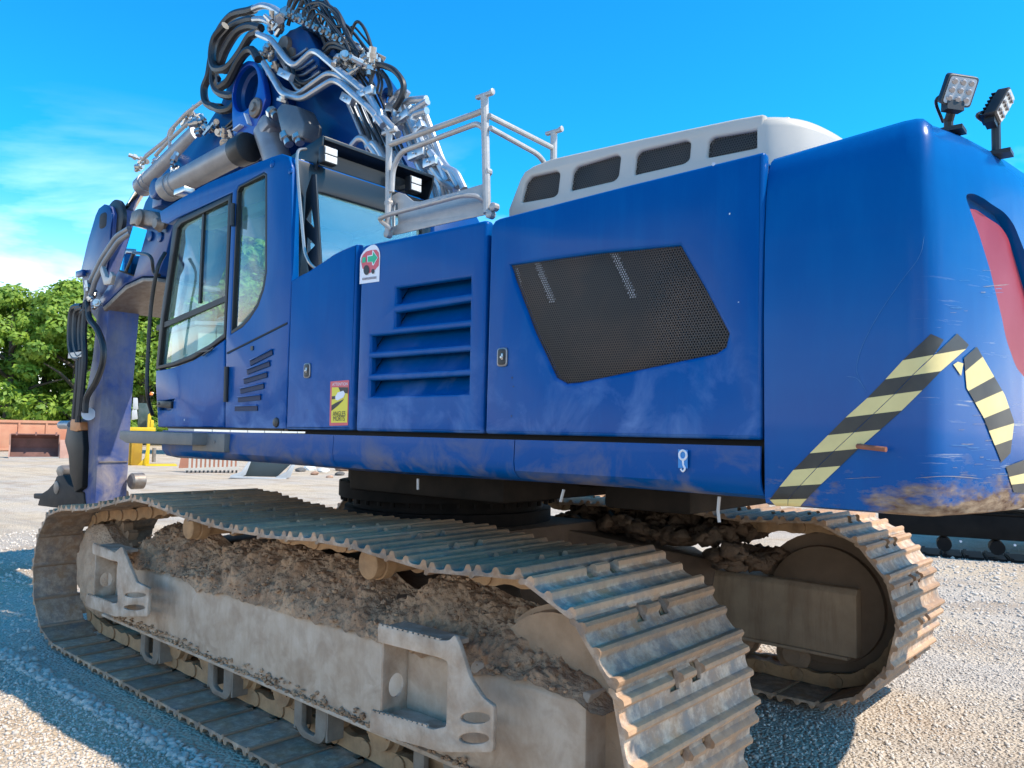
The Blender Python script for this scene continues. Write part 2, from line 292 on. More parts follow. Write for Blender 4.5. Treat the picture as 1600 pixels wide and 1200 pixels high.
class MB:
    def __init__(s): s.v = []; s.f = []
    def add(s, vs, fs):
        k = len(s.v); s.v += [tuple(v) for v in vs]; s.f += [tuple(i + k for i in f) for f in fs]; return s
    def box(s, a, b, fr=None):
        (x0, y0, z0), (x1, y1, z1) = a, b
        vs = [(x0, y0, z0), (x1, y0, z0), (x1, y1, z0), (x0, y1, z0), (x0, y0, z1), (x1, y0, z1), (x1, y1, z1), (x0, y1, z1)]
        if fr: vs = [fr(*v) for v in vs]
        return s.add(vs, [(0, 3, 2, 1), (4, 5, 6, 7), (0, 1, 5, 4), (1, 2, 6, 5), (2, 3, 7, 6), (3, 0, 4, 7)])
    def bar(s, p, q, w, h, up=(0, 0, 1)):
        p, q = Vector(p), Vector(q); d = (q - p).normalized(); u = Vector(up); sd_ = d.cross(u)
        if sd_.length < 1e-3: sd_ = d.cross(Vector((0, 1, 0)))
        sd_.normalize(); u = sd_.cross(d)
        vs = []
        for c in (p, q):
            for a, b in ((-1, -1), (1, -1), (1, 1), (-1, 1)): vs.append(c + sd_ * (a * w / 2) + u * (b * h / 2))
        return s.add(vs, [(3, 2, 1, 0), (4, 5, 6, 7), (0, 1, 5, 4), (1, 2, 6, 5), (2, 3, 7, 6), (3, 0, 4, 7)])
    def tube(s, pts, r, n=8, cap=True):
        pts = [Vector(p) for p in pts]; m = len(pts); rs = r if isinstance(r, (list, tuple)) else [r] * m
        t0 = (pts[1] - pts[0]).normalized(); nrm = t0.orthogonal().normalized(); rings = []
        for i in range(m):
            t = ((pts[min(i + 1, m - 1)] - pts[max(i - 1, 0)])).normalized()
            nrm = (nrm - t * nrm.dot(t)); nrm = nrm.normalized() if nrm.length > 1e-6 else t.orthogonal().normalized(); bn = t.cross(nrm)
            rings.append([pts[i] + (nrm * math.cos(2 * math.pi * j / n) + bn * math.sin(2 * math.pi * j / n)) * rs[i] for j in range(n)])
        vs = [v for rg in rings for v in rg]; fs = []
        for i in range(m - 1):
            for j in range(n): a, b = i * n + j, i * n + (j + 1) % n; fs.append((a, b, b + n, a + n))
        if cap: fs.append(tuple(range(n - 1, -1, -1))); fs.append(tuple((m - 1) * n + j for j in range(n)))
        return s.add(vs, fs)
    def cyl(s, p, q, r, n=16, r2=None): return s.tube([p, q], [r, r if r2 is None else r2], n)
    def lathe(s, c, ax, prof, n=24):     # prof: (along, radius) list
        ax = Vector(ax).normalized(); u = ax.orthogonal().normalized(); w = ax.cross(u); c = Vector(c); vs = []; fs = []
        for (a, r) in prof:
            for j in range(n): t = 2 * math.pi * j / n; vs.append(c + ax * a + (u * math.cos(t) + w * math.sin(t)) * r)
        m = len(prof)
        for i in range(m - 1):
            for j in range(n): a, b = i * n + j, i * n + (j + 1) % n; fs.append((a, b, b + n, a + n))
        fs.append(tuple(range(n - 1, -1, -1))); fs.append(tuple((m - 1) * n + j for j in range(n)))
        return s.add(vs, fs)
    def prism(s, poly, fr, t0, t1):      # poly (u, v); fr(u, v, w) -> point
        n = len(poly); vs = [fr(u, v, t0) for u, v in poly] + [fr(u, v, t1) for u, v in poly]
        fs = [tuple(range(n)), tuple(range(2 * n - 1, n - 1, -1))] + [(i, i + n, (i + 1) % n + n, (i + 1) % n) for i in range(n)]
        return s.add(vs, fs)
    def mesh(s, name, bevel=0.0, seg=2, ang=30):
        me = bpy.data.meshes.new(name); me.from_pydata(s.v, [], s.f)
        bm = bmesh.new(); bm.from_mesh(me); bmesh.ops.recalc_face_normals(bm, faces=bm.faces)
        if bevel > 0:
            es = [e for e in bm.edges if len(e.link_faces) == 2 and e.calc_face_angle(0) > R(ang)]
            bmesh.ops.bevel(bm, geom=es, offset=bevel, segments=seg, affect='EDGES', profile=0.5, clamp_overlap=True)
        bm.to_mesh(me); bm.free(); return me
    def obj(s, name, m, parent=None, bevel=0.0, seg=2, ang=35): return link(name, s.mesh(name, bevel, seg), m, parent, ang)

def rounded(poly, r, n=4):
    """fillet the corners of a polygon; r is one radius or one per corner"""
    out_ = []; k = len(poly)
    for i in range(k):
        rr = r[i] if isinstance(r, (list, tuple)) else r
        p, a, b = Vector(poly[i]), Vector(poly[i - 1]), Vector(poly[(i + 1) % k])
        if rr <= 0: out_.append(tuple(p)); continue
        d1, d2 = a - p, b - p; l1, l2 = d1.length, d2.length; d1.normalize(); d2.normalize()
        t = min(rr, l1 * 0.45, l2 * 0.45)
        p1, p2 = p + d1 * t, p + d2 * t
        for j in range(n + 1):
            s_ = j / n; out_.append(tuple(p1 * (1 - s_) ** 2 + p * 2 * s_ * (1 - s_) + p2 * s_ ** 2))
    return out_
def plate(outer, holes, fr, thick, bevel=0.006, seg=2):
    """flat sheet with holes: (u, v) outlines, fr(u, v, w) places it; w runs 0..thick"""
    cu = bpy.data.curves.new('tmp', 'CURVE'); cu.dimensions = '2D'; cu.fill_mode = 'BOTH'
    cu.extrude = max(thick / 2 - bevel, 1e-4); cu.bevel_depth = bevel; cu.bevel_resolution = seg - 1; cu.offset = -bevel
    for pl in [outer] + list(holes):
        ar = sum(pl[i - 1][0] * pl[i][1] - pl[i][0] * pl[i - 1][1] for i in range(len(pl)))
        if (ar < 0) == (pl is outer): pl = list(reversed(pl))
        sp = cu.splines.new('POLY'); sp.points.add(len(pl) - 1)
        for i, (u, v) in enumerate(pl): sp.points[i].co = (u, v, 0, 1)
        sp.use_cyclic_u = True
    ob = bpy.data.objects.new('tmp', cu); me0 = ob.to_mesh(); 
    vs = [fr(v.co.x, v.co.y, v.co.z + thick / 2) for v in me0.vertices]; fs = [tuple(p.vertices) for p in me0.polygons]
    ob.to_mesh_clear(); bpy.data.objects.remove(ob); bpy.data.curves.remove(cu)
    me = bpy.data.meshes.new('plate'); me.from_pydata(vs, [], fs)
    bm = bmesh.new(); bm.from_mesh(me); bmesh.ops.remove_doubles(bm, verts=bm.verts, dist=1e-5); bmesh.ops.recalc_face_normals(bm, faces=bm.faces); bm.to_mesh(me); bm.free()
    return me
def side(y0):            # (x, z) outlines standing in a plane y = y0, thickness going away from the camera
    return lambda u, v, w: Vector((u, y0 + w, v))
def pxz(pts, y): return [XZ(a, b, y) for a, b in pts]
def catmull(pts, n=6):
    pts = [Vector(p) for p in pts]; P = [pts[0] * 2 - pts[1]] + pts + [pts[-1] * 2 - pts[-2]]; o = []
    for i in range(1, len(P) - 2):
        a, b, c, d = P[i - 1], P[i], P[i + 1], P[i + 2]
        for j in range(n):
            t = j / n; o.append(0.5 * ((2 * b) + (c - a) * t + (2 * a - 5 * b + 4 * c - d) * t * t + (3 * b - a - 3 * c + d) * t ** 3))
    o.append(pts[-1]); return o
def bend(pts, r=0.06, n=4):       # steel pipe: straight runs with tight bends
    pts = [Vector(p) for p in pts]; o = [pts[0]]
    for i in range(1, len(pts) - 1):
        p = pts[i]; d1 = pts[i - 1] - p; d2 = pts[i + 1] - p; t = min(r, d1.length * .45, d2.length * .45)
        p1, p2 = p + d1.normalized() * t, p + d2.normalized() * t
        for j in range(n + 1): s_ = j / n; o.append(p1 * (1 - s_) ** 2 + p * 2 * s_ * (1 - s_) + p2 * s_ ** 2)
    o.append(pts[-1]); return o
def text_mesh(s, size, fr, cx, cz, width=None, depth=0.0):
    cu = bpy.data.curves.new('t', 'FONT'); cu.body = s; cu.size = size; cu.align_x = 'CENTER'; cu.align_y = 'CENTER'; cu.extrude = depth
    ob = bpy.data.objects.new('t', cu); me0 = ob.to_mesh()
    xs = [v.co.x for v in me0.vertices]; k = (width / (max(xs) - min(xs))) if width else 1.0
    me = bpy.data.meshes.new('lettering'); me.from_pydata([fr(cx + v.co.x * k, cz + v.co.y, 0) for v in me0.vertices], [], [tuple(p.vertices) for p in me0.polygons])
    ob.to_mesh_clear(); bpy.data.objects.remove(ob); bpy.data.curves.remove(cu); return me
def flat(poly, fr, w=0.0):
    me = bpy.data.meshes.new('flat'); me.from_pydata([fr(u, v, w) for u, v in poly], [], [tuple(range(len(poly)))]); return me
def ell(cx, cz, rx, rz, n=20, rot=0): return [(cx + rx * math.cos(2 * math.pi * i / n) * math.cos(rot) - rz * math.sin(2 * math.pi * i / n) * math.sin(rot), cz + rx * math.cos(2 * math.pi * i / n) * math.sin(rot) + rz * math.sin(2 * math.pi * i / n) * math.cos(rot)) for i in range(n)]
def fbm(p, o=4): return noise.fractal(p, 0.8, 2.1, o)

# ------------------------------------------------------------------ ground
def make_ground():
    # fine patch near the machine, coarse sheet to the horizon: one sheet
    xs = np.concatenate([[-900, -500, -280, -160, -100, -70, -50, -38, -30, -24], np.arange(-20, 2.01, 0.16), [3, 5, 8, 14, 30, 70, 160, 400, 900]])
    ys = np.concatenate([[-900, -300, -100, -40, -15, -6, -3], np.arange(-2, 9.01, 0.16), [10, 11, 12, 14, 17, 21, 26, 33, 45, 70, 120, 250, 500, 900]])
    nx, ny = len(xs), len(ys); vs = []
    for y in ys:
        for x in xs:
            d = math.hypot(x, y); z = 0
            if d < 60: z = 0.030 * fbm(Vector((x * .35, y * .35, 0))) + 0.008 * fbm(Vector((x * 2.1, y * 2.1, 3)), 3)
            a, b = x * TX.x + y * TX.y, x * TY.x + y * TY.y
            for lo in (2.09, 4.78):       # ground pressed level under the tracks, kicked up along their edges
                if lo - 0.4 < b < lo + 1.27 and -7.6 < a < -0.9:
                    k = min(1, max(0, min(b - lo + .4, lo + 1.27 - b) / 0.3)); z = z * (1 - k) - 0.010 * k
            vs.append((x, y, z))
    fs = [(j * nx + i, j * nx + i + 1, (j + 1) * nx + i + 1, (j + 1) * nx + i) for j in range(ny - 1) for i in range(nx - 1)]
    me = bpy.data.meshes.new('ground'); me.from_pydata(vs, [], fs)
    m = bpy.data.materials.new('gravel_ground'); m.use_nodes = True; nt = m.node_tree; b = nt.nodes['Principled BSDF']; N = nt.nodes.new; K = nt.links.new
    b.inputs['Roughness'].default_value = 0.95; b.inputs['Specular IOR Level'].default_value = 0.15
    t = N('ShaderNodeTexCoord')
    def nz_(sc, det=6, ro=.6): n = N('ShaderNodeTexNoise'); n.inputs['Scale'].default_value = sc; n.inputs['Detail'].default_value = det; n.inputs['Roughness'].default_value = ro; K(t.outputs['Object'], n.inputs['Vector']); return n.outputs['Fac']
    def ramp(f, c0, c1, p0, p1): c = N('ShaderNodeValToRGB'); c.color_ramp.elements[0].color = (*c0, 1); c.color_ramp.elements[1].color = (*c1, 1); c.color_ramp.elements[0].position = p0; c.color_ramp.elements[1].position = p1; K(f, c.inputs[0]); return c.outputs[0]
    big = ramp(nz_(0.35, 5), (0.50, 0.43, 0.36), (0.57, 0.455, 0.33), 0.4, 0.6)
    vo = N('ShaderNodeTexVoronoi'); vo.inputs['Scale'].default_value = 48; K(t.outputs['Object'], vo.inputs['Vector'])
    stone = ramp(vo.outputs['Color'], (0.82, 0.81, 0.80), (1.10, 1.09, 1.07), 0.15, 0.85)
    mx = N('ShaderNodeMixRGB'); mx.blend_type = 'MULTIPLY'; mx.inputs[0].default_value = 1; K(big, mx.inputs[1]); K(stone, mx.inputs[2])
    mpr = N('ShaderNodeMapping'); mpr.inputs['Rotation'].default_value = (0, 0, .5); mpr.inputs['Scale'].default_value = (.12, 1.5, 1); K(t.outputs['Object'], mpr.inputs[0])
    rn = N('ShaderNodeTexNoise'); rn.inputs['Scale'].default_value = 1.3; rn.inputs['Detail'].default_value = 7; K(mpr.outputs[0], rn.inputs['Vector'])
    lane = N('ShaderNodeMixRGB'); lane.inputs[2].default_value = (.34, .285, .235, 1); K(mx.outputs[0], lane.inputs[1]); K(ramp(rn.outputs['Fac'], (0, 0, 0), (.6, .6, .6), .50, .66), lane.inputs[0]); mx = lane
    dirt = N('ShaderNodeMixRGB'); dirt.inputs[2].default_value = (0.36, 0.25, 0.16, 1); K(mx.outputs[0], dirt.inputs[1]); K(ramp(nz_(1.1, 8), (0, 0, 0), (.7, .7, .7), 0.50, 0.70), dirt.inputs[0])
    K(dirt.outputs[0], b.inputs['Base Color'])
    bp = N('ShaderNodeBump'); bp.inputs['Distance'].default_value = 0.02; bp.inputs['Strength'].default_value = 0.9
    hmix = N('ShaderNodeMath'); hmix.operation = 'SUBTRACT'; K(nz_(16, 8), hmix.inputs[0]); K(vo.outputs['Distance'], hmix.inputs[1]); K(hmix.outputs[0], bp.inputs['Height']); K(bp.outputs[0], b.inputs['Normal'])
    o = link('ground', me, m); tag(o, 'pale beige gravel yard', kind='structure')
    return me
G_ME = make_ground()
G_BVH = BVHTree.FromPolygons([v.co.copy() for v in G_ME.vertices], [tuple(p.vertices) for p in G_ME.polygons])
def gz(x, y):
    h = G_BVH.ray_cast(Vector((x, y, 5)), Vector((0, 0, -1)))
    return h[0].z if h[0] else 0.0

def make_gravel():
    ico = bmesh.new(); bmesh.ops.create_icosphere(ico, subdivisions=1, radius=1); ico.verts.ensure_lookup_table()
    bv = np.array([v.co[:] for v in ico.verts]); bf = np.array([[v.index for v in f.verts] for f in ico.faces]); ico.free()
    pts = []
    def scatter(n, x0, x1, y0, y1, s0, s1):
        X = rng.uniform(x0, x1, n); Y = rng.uniform(y0, y1, n)
        a = X * TX.x + Y * TX.y; b = X * TY.x + Y * TY.y
        ok = ~((b > 2.085) & (b < 2.97) & (a > -6.7) & (a < -1.6)) & ~((b > 4.76) & (b < 5.66) & (a > -6.7) & (a < -1.6))
        S = rng.lognormal(math.log(s0), 0.38, n).clip(s0 * .5, s1)
        pts.append(np.stack([X, Y, S], 1)[ok])
    scatter(17000, -7.5, -2.2, 0.9, 2.1, 0.0062, 0.017)      # strip beside the near track
    scatter(6000, -13, -6, 1.0, 4.6, 0.011, 0.028)
    scatter(20000, -2.6, 0.4, 2.9, 8.0, 0.0062, 0.017)       # behind the machine
    scatter(5000, -4.5, 0.6, 8.0, 12.5, 0.013, 0.028)
    scatter(2200, -6.7, -1.6, 1.985, 2.11, 0.013, 0.030)       # ridge pushed up along the track edge
    P_ = np.concatenate(pts); n = len(P_)
    # keep what the camera could see
    d = P_[:, :2]; az = np.degrees(np.arctan2(d[:, 1], d[:, 0])); keep = (az > 82) & (az < 176); P_ = P_[keep]; n = len(P_)
    sc = P_[:, 2][:, None, None] * rng.uniform(0.6, 1.25, (n, 1, 3)); sc[:, :, 2] *= 0.75
    V = bv[None] * (1 + rng.uniform(-0.28, 0.28, (n, len(bv), 1))) * sc
    th = rng.uniform(0, 6.28, n); c, s = np.cos(th), np.sin(th)
    VX = V[:, :, 0] * c[:, None] - V[:, :, 1] * s[:, None]; VY = V[:, :, 0] * s[:, None] + V[:, :, 1] * c[:, None]
    Z = np.array([gz(x, y) for x, y in P_[:, :2]]) + P_[:, 2] * 0.25
    allv = np.stack([VX + P_[:, 0:1], VY + P_[:, 1:2], V[:, :, 2] + Z[:, None]], 2).reshape(-1, 3)
    allf = (bf[None] + (np.arange(n) * len(bv))[:, None, None]).reshape(-1, 3)
    me = bpy.data.meshes.new('gravel'); me.vertices.add(len(allv)); me.vertices.foreach_set('co', allv.ravel().astype(np.float32))
    me.loops.add(len(allf) * 3); me.loops.foreach_set('vertex_index', allf.ravel().astype(np.int32))
    me.polygons.add(len(allf)); me.polygons.foreach_set('loop_start', np.arange(0, len(allf) * 3, 3, dtype=np.int32))
    me.update(calc_edges=True)
    m = mat('gravel_stone', (0.50, 0.43, 0.36), 0.9, noise_col=(0.64, 0.56, 0.47), nscale=24, namt=0.9, detail=2, spec=0.2)
    me.materials.append(m); o = bpy.data.objects.new('gravel', me); COL.objects.link(o); tag(o, 'loose grey and beige crushed stones on the yard', kind='stuff')
make_gravel()
# ------------------------------------------------------------------ excavator: undercarriage
EX = empty('excavator', (-3.94, 4.02, 0), 'large blue crawler excavator with folded boom and muddy tracks on gravel', 'excavator')
SHOE_W = 0.87; NSHOE = 48
def track_path():
    def arc(cx, cz, r, a0, a1, n): return [(cx + r * math.cos(R(a0 + (a1 - a0) * i / n)), cz + r * math.sin(R(a0 + (a1 - a0) * i / n))) for i in range(n + 1)]
    rb = 0.045                                  # grouser tip stands this far outside the path
    rear = arc(-1.93, 0.578, 0.580 - rb, -90, 84, 24); front = arc(-6.32, 0.515, 0.515 - rb, 100, 270, 24)
    top = [(rear[-1][0], rear[-1][1], 0)] + [(a, c - rb, 0) for a, c in ((-2.3, 1.115), (-2.62, 1.135), (-2.95, 1.158), (-3.35, 1.135), (-3.8, 1.12), (-4.25, 1.14), (-4.7, 1.175), (-5.0, 1.20), (-5.35, 1.150), (-5.8, 1.075))] + [(front[0][0], front[0][1], 0)]
    top = [(p.x, p.y) for p in catmull(top, 8)]
    pl = rear + top[1:-1] + front + [(a, 0.045) for a in np.linspace(-6.25, -1.98, 40)[1:-1]]
    P = np.array(pl + [pl[0]]); d = np.hypot(*np.diff(P, axis=0).T); s = np.concatenate([[0], np.cumsum(d)]); tot = s[-1]
    t = (np.arange(NSHOE) + 0.36) * tot / NSHOE
    return np.stack([np.interp(t, s, P[:, 0]), np.interp(t, s, P[:, 1])], 1), tot / NSHOE
TP, PITCH = track_path()
def shoe_mesh():
    h = PITCH / 2
    full = [(-h - .012, .004), (-h - .010, .014), (-h - .003, .020), (-h + .002, .036), (-h + .008, .042), (-h + .020, .042), (-h + .027, .036), (-h + .036, .019), (-h + .05, .014), (-.040, .013), (-.024, .017), (-.016, .032), (-.010, .037), (.003, .037), (.010, .031), (.018, .017), (.034, .014), (.045, .013), (h - .060, .016), (h - .052, .034), (h - .046, .040), (h - .032, .040), (h - .026, .034), (h - .018, .019), (h + .004, .010), (h + .010, -.008), (h - .004, -.012), (h - .022, 0), (0, 0), (-h + .03, 0)]
    short = [(u, w) for u, w in full if u < h - .062 and u > -9] ; k = short.index((.045, .013)); short = short[:k + 1] + [(h - .075, .014), (h - .078, 0)] + [(0, 0), (-h + .03, 0)]
    m = MB(); cuts = [0, .305, .365, .455, .515, SHOE_W]
    for i in range(5):
        pr = short if i in (1, 3) else full
        m.prism(pr, lambda u, v, w: Vector((u, w, v)), cuts[i], cuts[i + 1])
    me = m.mesh('track_shoe'); me.materials.append(M_shoe); finish(me, 28)
    return me
ME_SHOE = shoe_mesh()
def link_mesh():
    h = PITCH / 2; m = MB()
    for v0 in (0.33, 0.50):
        out_ = rounded([(-h - .045, -.085), (-h + .05, -.095), (-.03, -.080), (.03, -.080), (h - .05, -.095), (h + .035, -.085), (h + .035, -.015), (.03, -.004), (-h - .045, -.015)], 0.03, 3)
        m.prism(out_, lambda u, v, w: Vector((u, w, v)), v0, v0 + 0.042)
        m.lathe((h - .004, v0 - .012, -.052), (0, 1, 0), [(0, .034), (.003, .040), (.064, .040), (.067, .034)], 14)
    m.lathe((-h, .37, -.052), (0, 1, 0), [(0, .03), (.13, .03)], 12)
    me = m.mesh('track_link'); me.materials.append(M_link); finish(me, 40); return me
ME_LINK = link_mesh()
TC = 3.87
def trk(outer, t): return TC - outer * (TC - 2.094) + outer * t   # outer=+1 near track, -1 far track (t measured inward from its outer edge)

def build_track(outer):
    B = lambda t: trk(outer, t)
    lab = 'near' if outer > 0 else 'far'
    # drive chain pins: the part that carries shoes and links
    m = MB(); vs = []
    for i in range(NSHOE):
        d_ = Vector((TP[(i + 1) % NSHOE][0] - TP[i - 1][0], TP[(i + 1) % NSHOE][1] - TP[i - 1][1])).normalized()
        for t_, q in ((.39, .035), (.48, .035), (.48, .070), (.39, .070)): vs.append(T(TP[i][0] - d_.y * q, B(t_), TP[i][1] + d_.x * q))
    m.add(vs, [(i * 4 + k, i * 4 + (k + 1) % 4, ((i + 1) % NSHOE) * 4 + (k + 1) % 4, ((i + 1) % NSHOE) * 4 + k) for i in range(NSHOE) for k in range(4)])
    chain = m.obj('crawler_track', M_link, EX)
    for i in range(NSHOE):
        a, c = TP[i]; a2, c2 = TP[(i + 1) % NSHOE]
        u = (TX * (a2 - a) + TZ * (c2 - c)).normalized(); mid = T((a + a2) / 2, 0, (c + c2) / 2)
        v = TY * outer
        nrm = u.cross(TY)                                   # points outward for a path that runs rear arc -> top -> front
        if nrm.dot(mid - T(-4.1, 0, .55)) < 0: nrm = -nrm
        tw = R(random.uniform(-.5, .5))
        mm = Matrix.Identity(4); org = mid + TY * B(0) + nrm * random.uniform(-.003, .003)
        for k in range(3): mm[k][0], mm[k][1], mm[k][2], mm[k][3] = u[k], v[k], nrm[k], org[k]
        for nme, me in (('track_shoe', ME_SHOE), ('track_link', ME_LINK)):
            o = bpy.data.objects.new(nme, me); COL.objects.link(o); o.parent = chain; o.matrix_local = mm @ Matrix.Rotation(tw if nme == 'track_shoe' else 0, 4, 'Z')
    # frame
    sec = [(.205, .285), (.205, .66), (.235, .695), (.58, .695), (.61, .66), (.61, .285)]
    m = MB(); a0, a1 = -5.9, -1.70; n = 10; vs = []
    for i in range(n + 1):
        a = a0 + (a1 - a0) * i / n
        for t, z in sec: vs.append(T(a, B(t), z))
    k = len(sec); fs = [tuple(range(k)), tuple(n * k + j for j in range(k - 1, -1, -1))]
    for i in range(n):
        for j in range(k): fs.append((i * k + j, i * k + (j + 1) % k, (i + 1) * k + (j + 1) % k, (i + 1) * k + j))
    m.add(vs, fs)
    m.box((-5.95, B(.19), .262), (-1.75, B(.62), .284), T)         # bottom flange
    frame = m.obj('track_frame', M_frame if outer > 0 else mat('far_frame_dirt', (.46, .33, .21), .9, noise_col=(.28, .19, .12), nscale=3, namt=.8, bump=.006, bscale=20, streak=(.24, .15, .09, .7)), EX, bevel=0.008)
    # idler (rear) and sprocket (front)
    sg = 1 if outer > 0 else -1
    m = MB(); m.lathe(T(-1.93, B(.425), .56), TY, [(-.10, .10), (-.10, .33), (-.09, .365), (-.05, .37), (-.045, .45 if outer < 0 else .39), (.045, .45 if outer < 0 else .39), (.05, .37), (.09, .365), (.10, .33), (.10, .10)], 36)
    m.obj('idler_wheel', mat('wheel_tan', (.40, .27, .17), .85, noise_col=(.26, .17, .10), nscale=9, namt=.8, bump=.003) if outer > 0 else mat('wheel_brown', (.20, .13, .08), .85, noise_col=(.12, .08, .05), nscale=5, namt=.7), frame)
    m = MB(); nt_ = 22; prof = []
    for i in range(nt_ * 4):
        rr = .40 if i % 4 in (0, 1) else .35; prof.append((rr * math.cos(2 * math.pi * i / (nt_ * 4)), rr * math.sin(2 * math.pi * i / (nt_ * 4))))
    m.prism(prof, lambda u, v, w: T(-6.32 + u, B(w), .515 + v), .40, .47)
    m.lathe(T(-6.32, B(.24), .515), TY * outer, [(0, .10), (0, .24), (.03, .29), (.12, .30), (.16, .32), (.17, .32)], 30)
    m.obj('drive_sprocket', M_under, frame)
    if outer > 0:
        m = MB()                                                  # dried mud caked on the drive hub
        rim = []
        for i in range(64):
            an = 2 * math.pi * i / 64; rr = .34 + .035 * noise.noise(Vector((math.cos(an) * 3, math.sin(an) * 3, 1))) + .02 * noise.noise(Vector((math.cos(an) * 11, math.sin(an) * 11, 5)))
            rim.append((rr, an))
        vs = []; fs = []
        for q in range(7):
            kq = q / 6
            for (rr, an) in rim:
                r_ = rr * (1 - kq) if q else rr; tt = .30 - .10 * math.sqrt(max(0, 1 - (1 - kq * .9) ** 3)) + .012 * noise.noise(Vector((r_ * math.cos(an) * 9, r_ * math.sin(an) * 9, 2)))
                vs.append(T(-6.30 + r_ * math.cos(an), B(tt), .53 + r_ * math.sin(an)))
        vs += [T(-6.30 + rr * .98 * math.cos(an), B(.40), .53 + rr * .98 * math.sin(an)) for rr, an in rim]
        for q in range(6):
            for i in range(64): j = (i + 1) % 64; fs.append((q * 64 + i, q * 64 + j, (q + 1) * 64 + j, (q + 1) * 64 + i))
        for i in range(64): j = (i + 1) % 64; fs.append((7 * 64 + i, 7 * 64 + j, j, i))
        tag(m.add(vs, fs).obj('hub_mud', mat('pale_dry_mud', (0.54, 0.39, 0.27), .95, noise_col=(.34, .23, .15), nscale=9, namt=.9, bump=.02, bscale=40, spec=.1), frame), None, kind='stuff')
    # carrier rollers
    for a in (-2.95, -4.72):
        m = MB(); m.lathe(T(a, B(.195), 1.0 if outer > 0 else .99), TY * outer, [(0, .060), (.006, .070), (.02, .072), (.05, .072), (.055, .060), (.06, .078), (.11, .078), (.115, .055), (.30, .055), (.30, .076), (.36, .076), (.36, .04)], 22)
        m.obj('carrier_roller', M_link, frame)
    # bottom rollers
    for i in range(9):
        a = -5.45 + i * 0.415
        m = MB(); m.lathe(T(a, B(.30), .215), TY * outer, [(0, .06), (0, .085), (.03, .088), (.035, .115), (.07, .115), (.075, .09), (.18, .09), (.185, .115), (.22, .115), (.225, .088), (.25, .06)], 18)
        m.box((a - .07, B(.285), .20), (a + .07, B(.298), .30), T)
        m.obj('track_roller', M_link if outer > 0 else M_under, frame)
    # chain guides hang below the frame
    for a in ((-5.25, -4.33, -3.42, -2.5) if outer > 0 else ()):
        fr = lambda u, v, w: T(u, B(w + .232), v)
        g = plate(rounded([(a - .13, .285), (a - .13, .12), (a - .07, .075), (a + .09, .075), (a + .14, .13), (a + .14, .285)], .03, 3), [rounded([(a - .07, .25), (a - .07, .125), (a - .03, .105), (a + .05, .105), (a + .05, .25)], .02, 3)], fr, .03, .003)
        M_cg = mat('guide_dirt', (.26, .215, .165), .85, noise_col=(.16, .115, .08), nscale=8, namt=.9, bump=.003, bscale=30); go = link('chain_guide', g, M_cg, frame)
        for u_ in (.135, -.14): m = MB(); m.box((a + u_, B(.235), .10), (a + u_ + .015, B(.33), .284), T); m.obj('guide_web', M_cg, frame)
    return frame, chain
F_near, C_near = build_track(1)
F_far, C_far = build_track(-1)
C_near['label'] = 'crawler track with wide grouser shoes under the cab side'; C_far['label'] = 'crawler track on the far side of the machine'

# boarding steps on the near frame
def step(px_outer, ovals, left_px):
    b = 2.14; fr = lambda u, v, w: T(u, b + w, v)
    o = [WT(x, y, b) for x, y in px_outer]
    hs_ = []
    for cx, cy, rx, ry, rot in ovals:
        c = WT(cx, cy, b); e1 = WT(cx + rx, cy + rx * rot, b); e2 = WT(cx, cy + ry, b); hs_.append([(c[0] + math.cos(t) * (e1[0] - c[0]), c[1] + math.cos(t) * (e1[1] - c[1]) + math.sin(t) * (e2[1] - c[1])) for t in np.linspace(0, 2 * math.pi, 22)[:-1]])
    me = plate(rounded(o, .015, 3), hs_, fr, .02, .004)
    so_ = link('boarding_step', me, M_stepm, F_near)
    return so_, b
z1 = lambda x, y: (400 + x / 2.4, 700 + y / 2.4)
s2, b_ = step([z1(*p) for p in ((455, 663), (690, 722), (722, 722), (745, 698), (765, 745), (800, 860), (850, 938), (892, 968), (888, 1143), (690, 1142), (425, 1066), (428, 988), (560, 1020), (660, 1056), (712, 1046), (718, 802), (690, 788), (455, 728))],
              [(*z1(820, 1013), 24, 9, .0), (*z1(815, 1090), 24, 9, .0)], None)
z3 = lambda x, y: (x / 3.158, 620 + y / 3.158)
s1, _ = step([z3(*p) for p in ((455, 725), (560, 770), (600, 738), (640, 838), (672, 915), (735, 945), (725, 1085), (565, 1085), (420, 1035), (425, 975), (555, 1020), (580, 1015), (575, 880), (580, 815), (545, 808), (455, 775))],
             [(*z3(665, 978), 17, 4, .0), (*z3(660, 1040), 17, 4.5, .0)], None)
def step_bits(st, tl, tr, bl, br, webx):
    for (p, q) in ((tl, tr), (bl, br)):
        A, Bq = WT(*p, b_), WT(*q, b_)
        m = MB(); m.box((A[0], b_ + .021, A[1] - .028), (Bq[0], 2.298, A[1] - .010), T)
        n = 12
        for i in range(n):                                        # serrated tread edge
            a = A[0] + (Bq[0] - A[0]) * (i + .5) / n; zc = A[1] + (Bq[1] - A[1]) * (i + .5) / n - .002
            m.box((a - .010, b_ + .002, zc - .006), (a + .010, b_ + .016, zc + .008), T)
        m.obj('tread', M_stepm, st)
    A, Bq = WT(*tl, b_), WT(*bl, b_)
    me = plate(rounded([(b_ + .021, Bq[1] - .03), (2.298, Bq[1] - .03), (2.298, A[1]), (b_ + .021, A[1] - .03)], .02, 3), [ell(2.235, Bq[1] + .10, .04, .05), ], lambda u, v, w: T(A[0] + .008 + w, u, v), .012, .002)
    link('side_web', me, M_stepm, st)
    return
# sub-parts may not nest a fourth level: treads and webs belong to the frame as well
_st2, _st1 = s2, s1
step_bits(F_near, z1(455, 663), z1(690, 722), z1(428, 988), z1(640, 1045), None)
step_bits(F_near, z3(455, 725), z3(560, 770), z3(425, 975), z3(550, 1018), None)

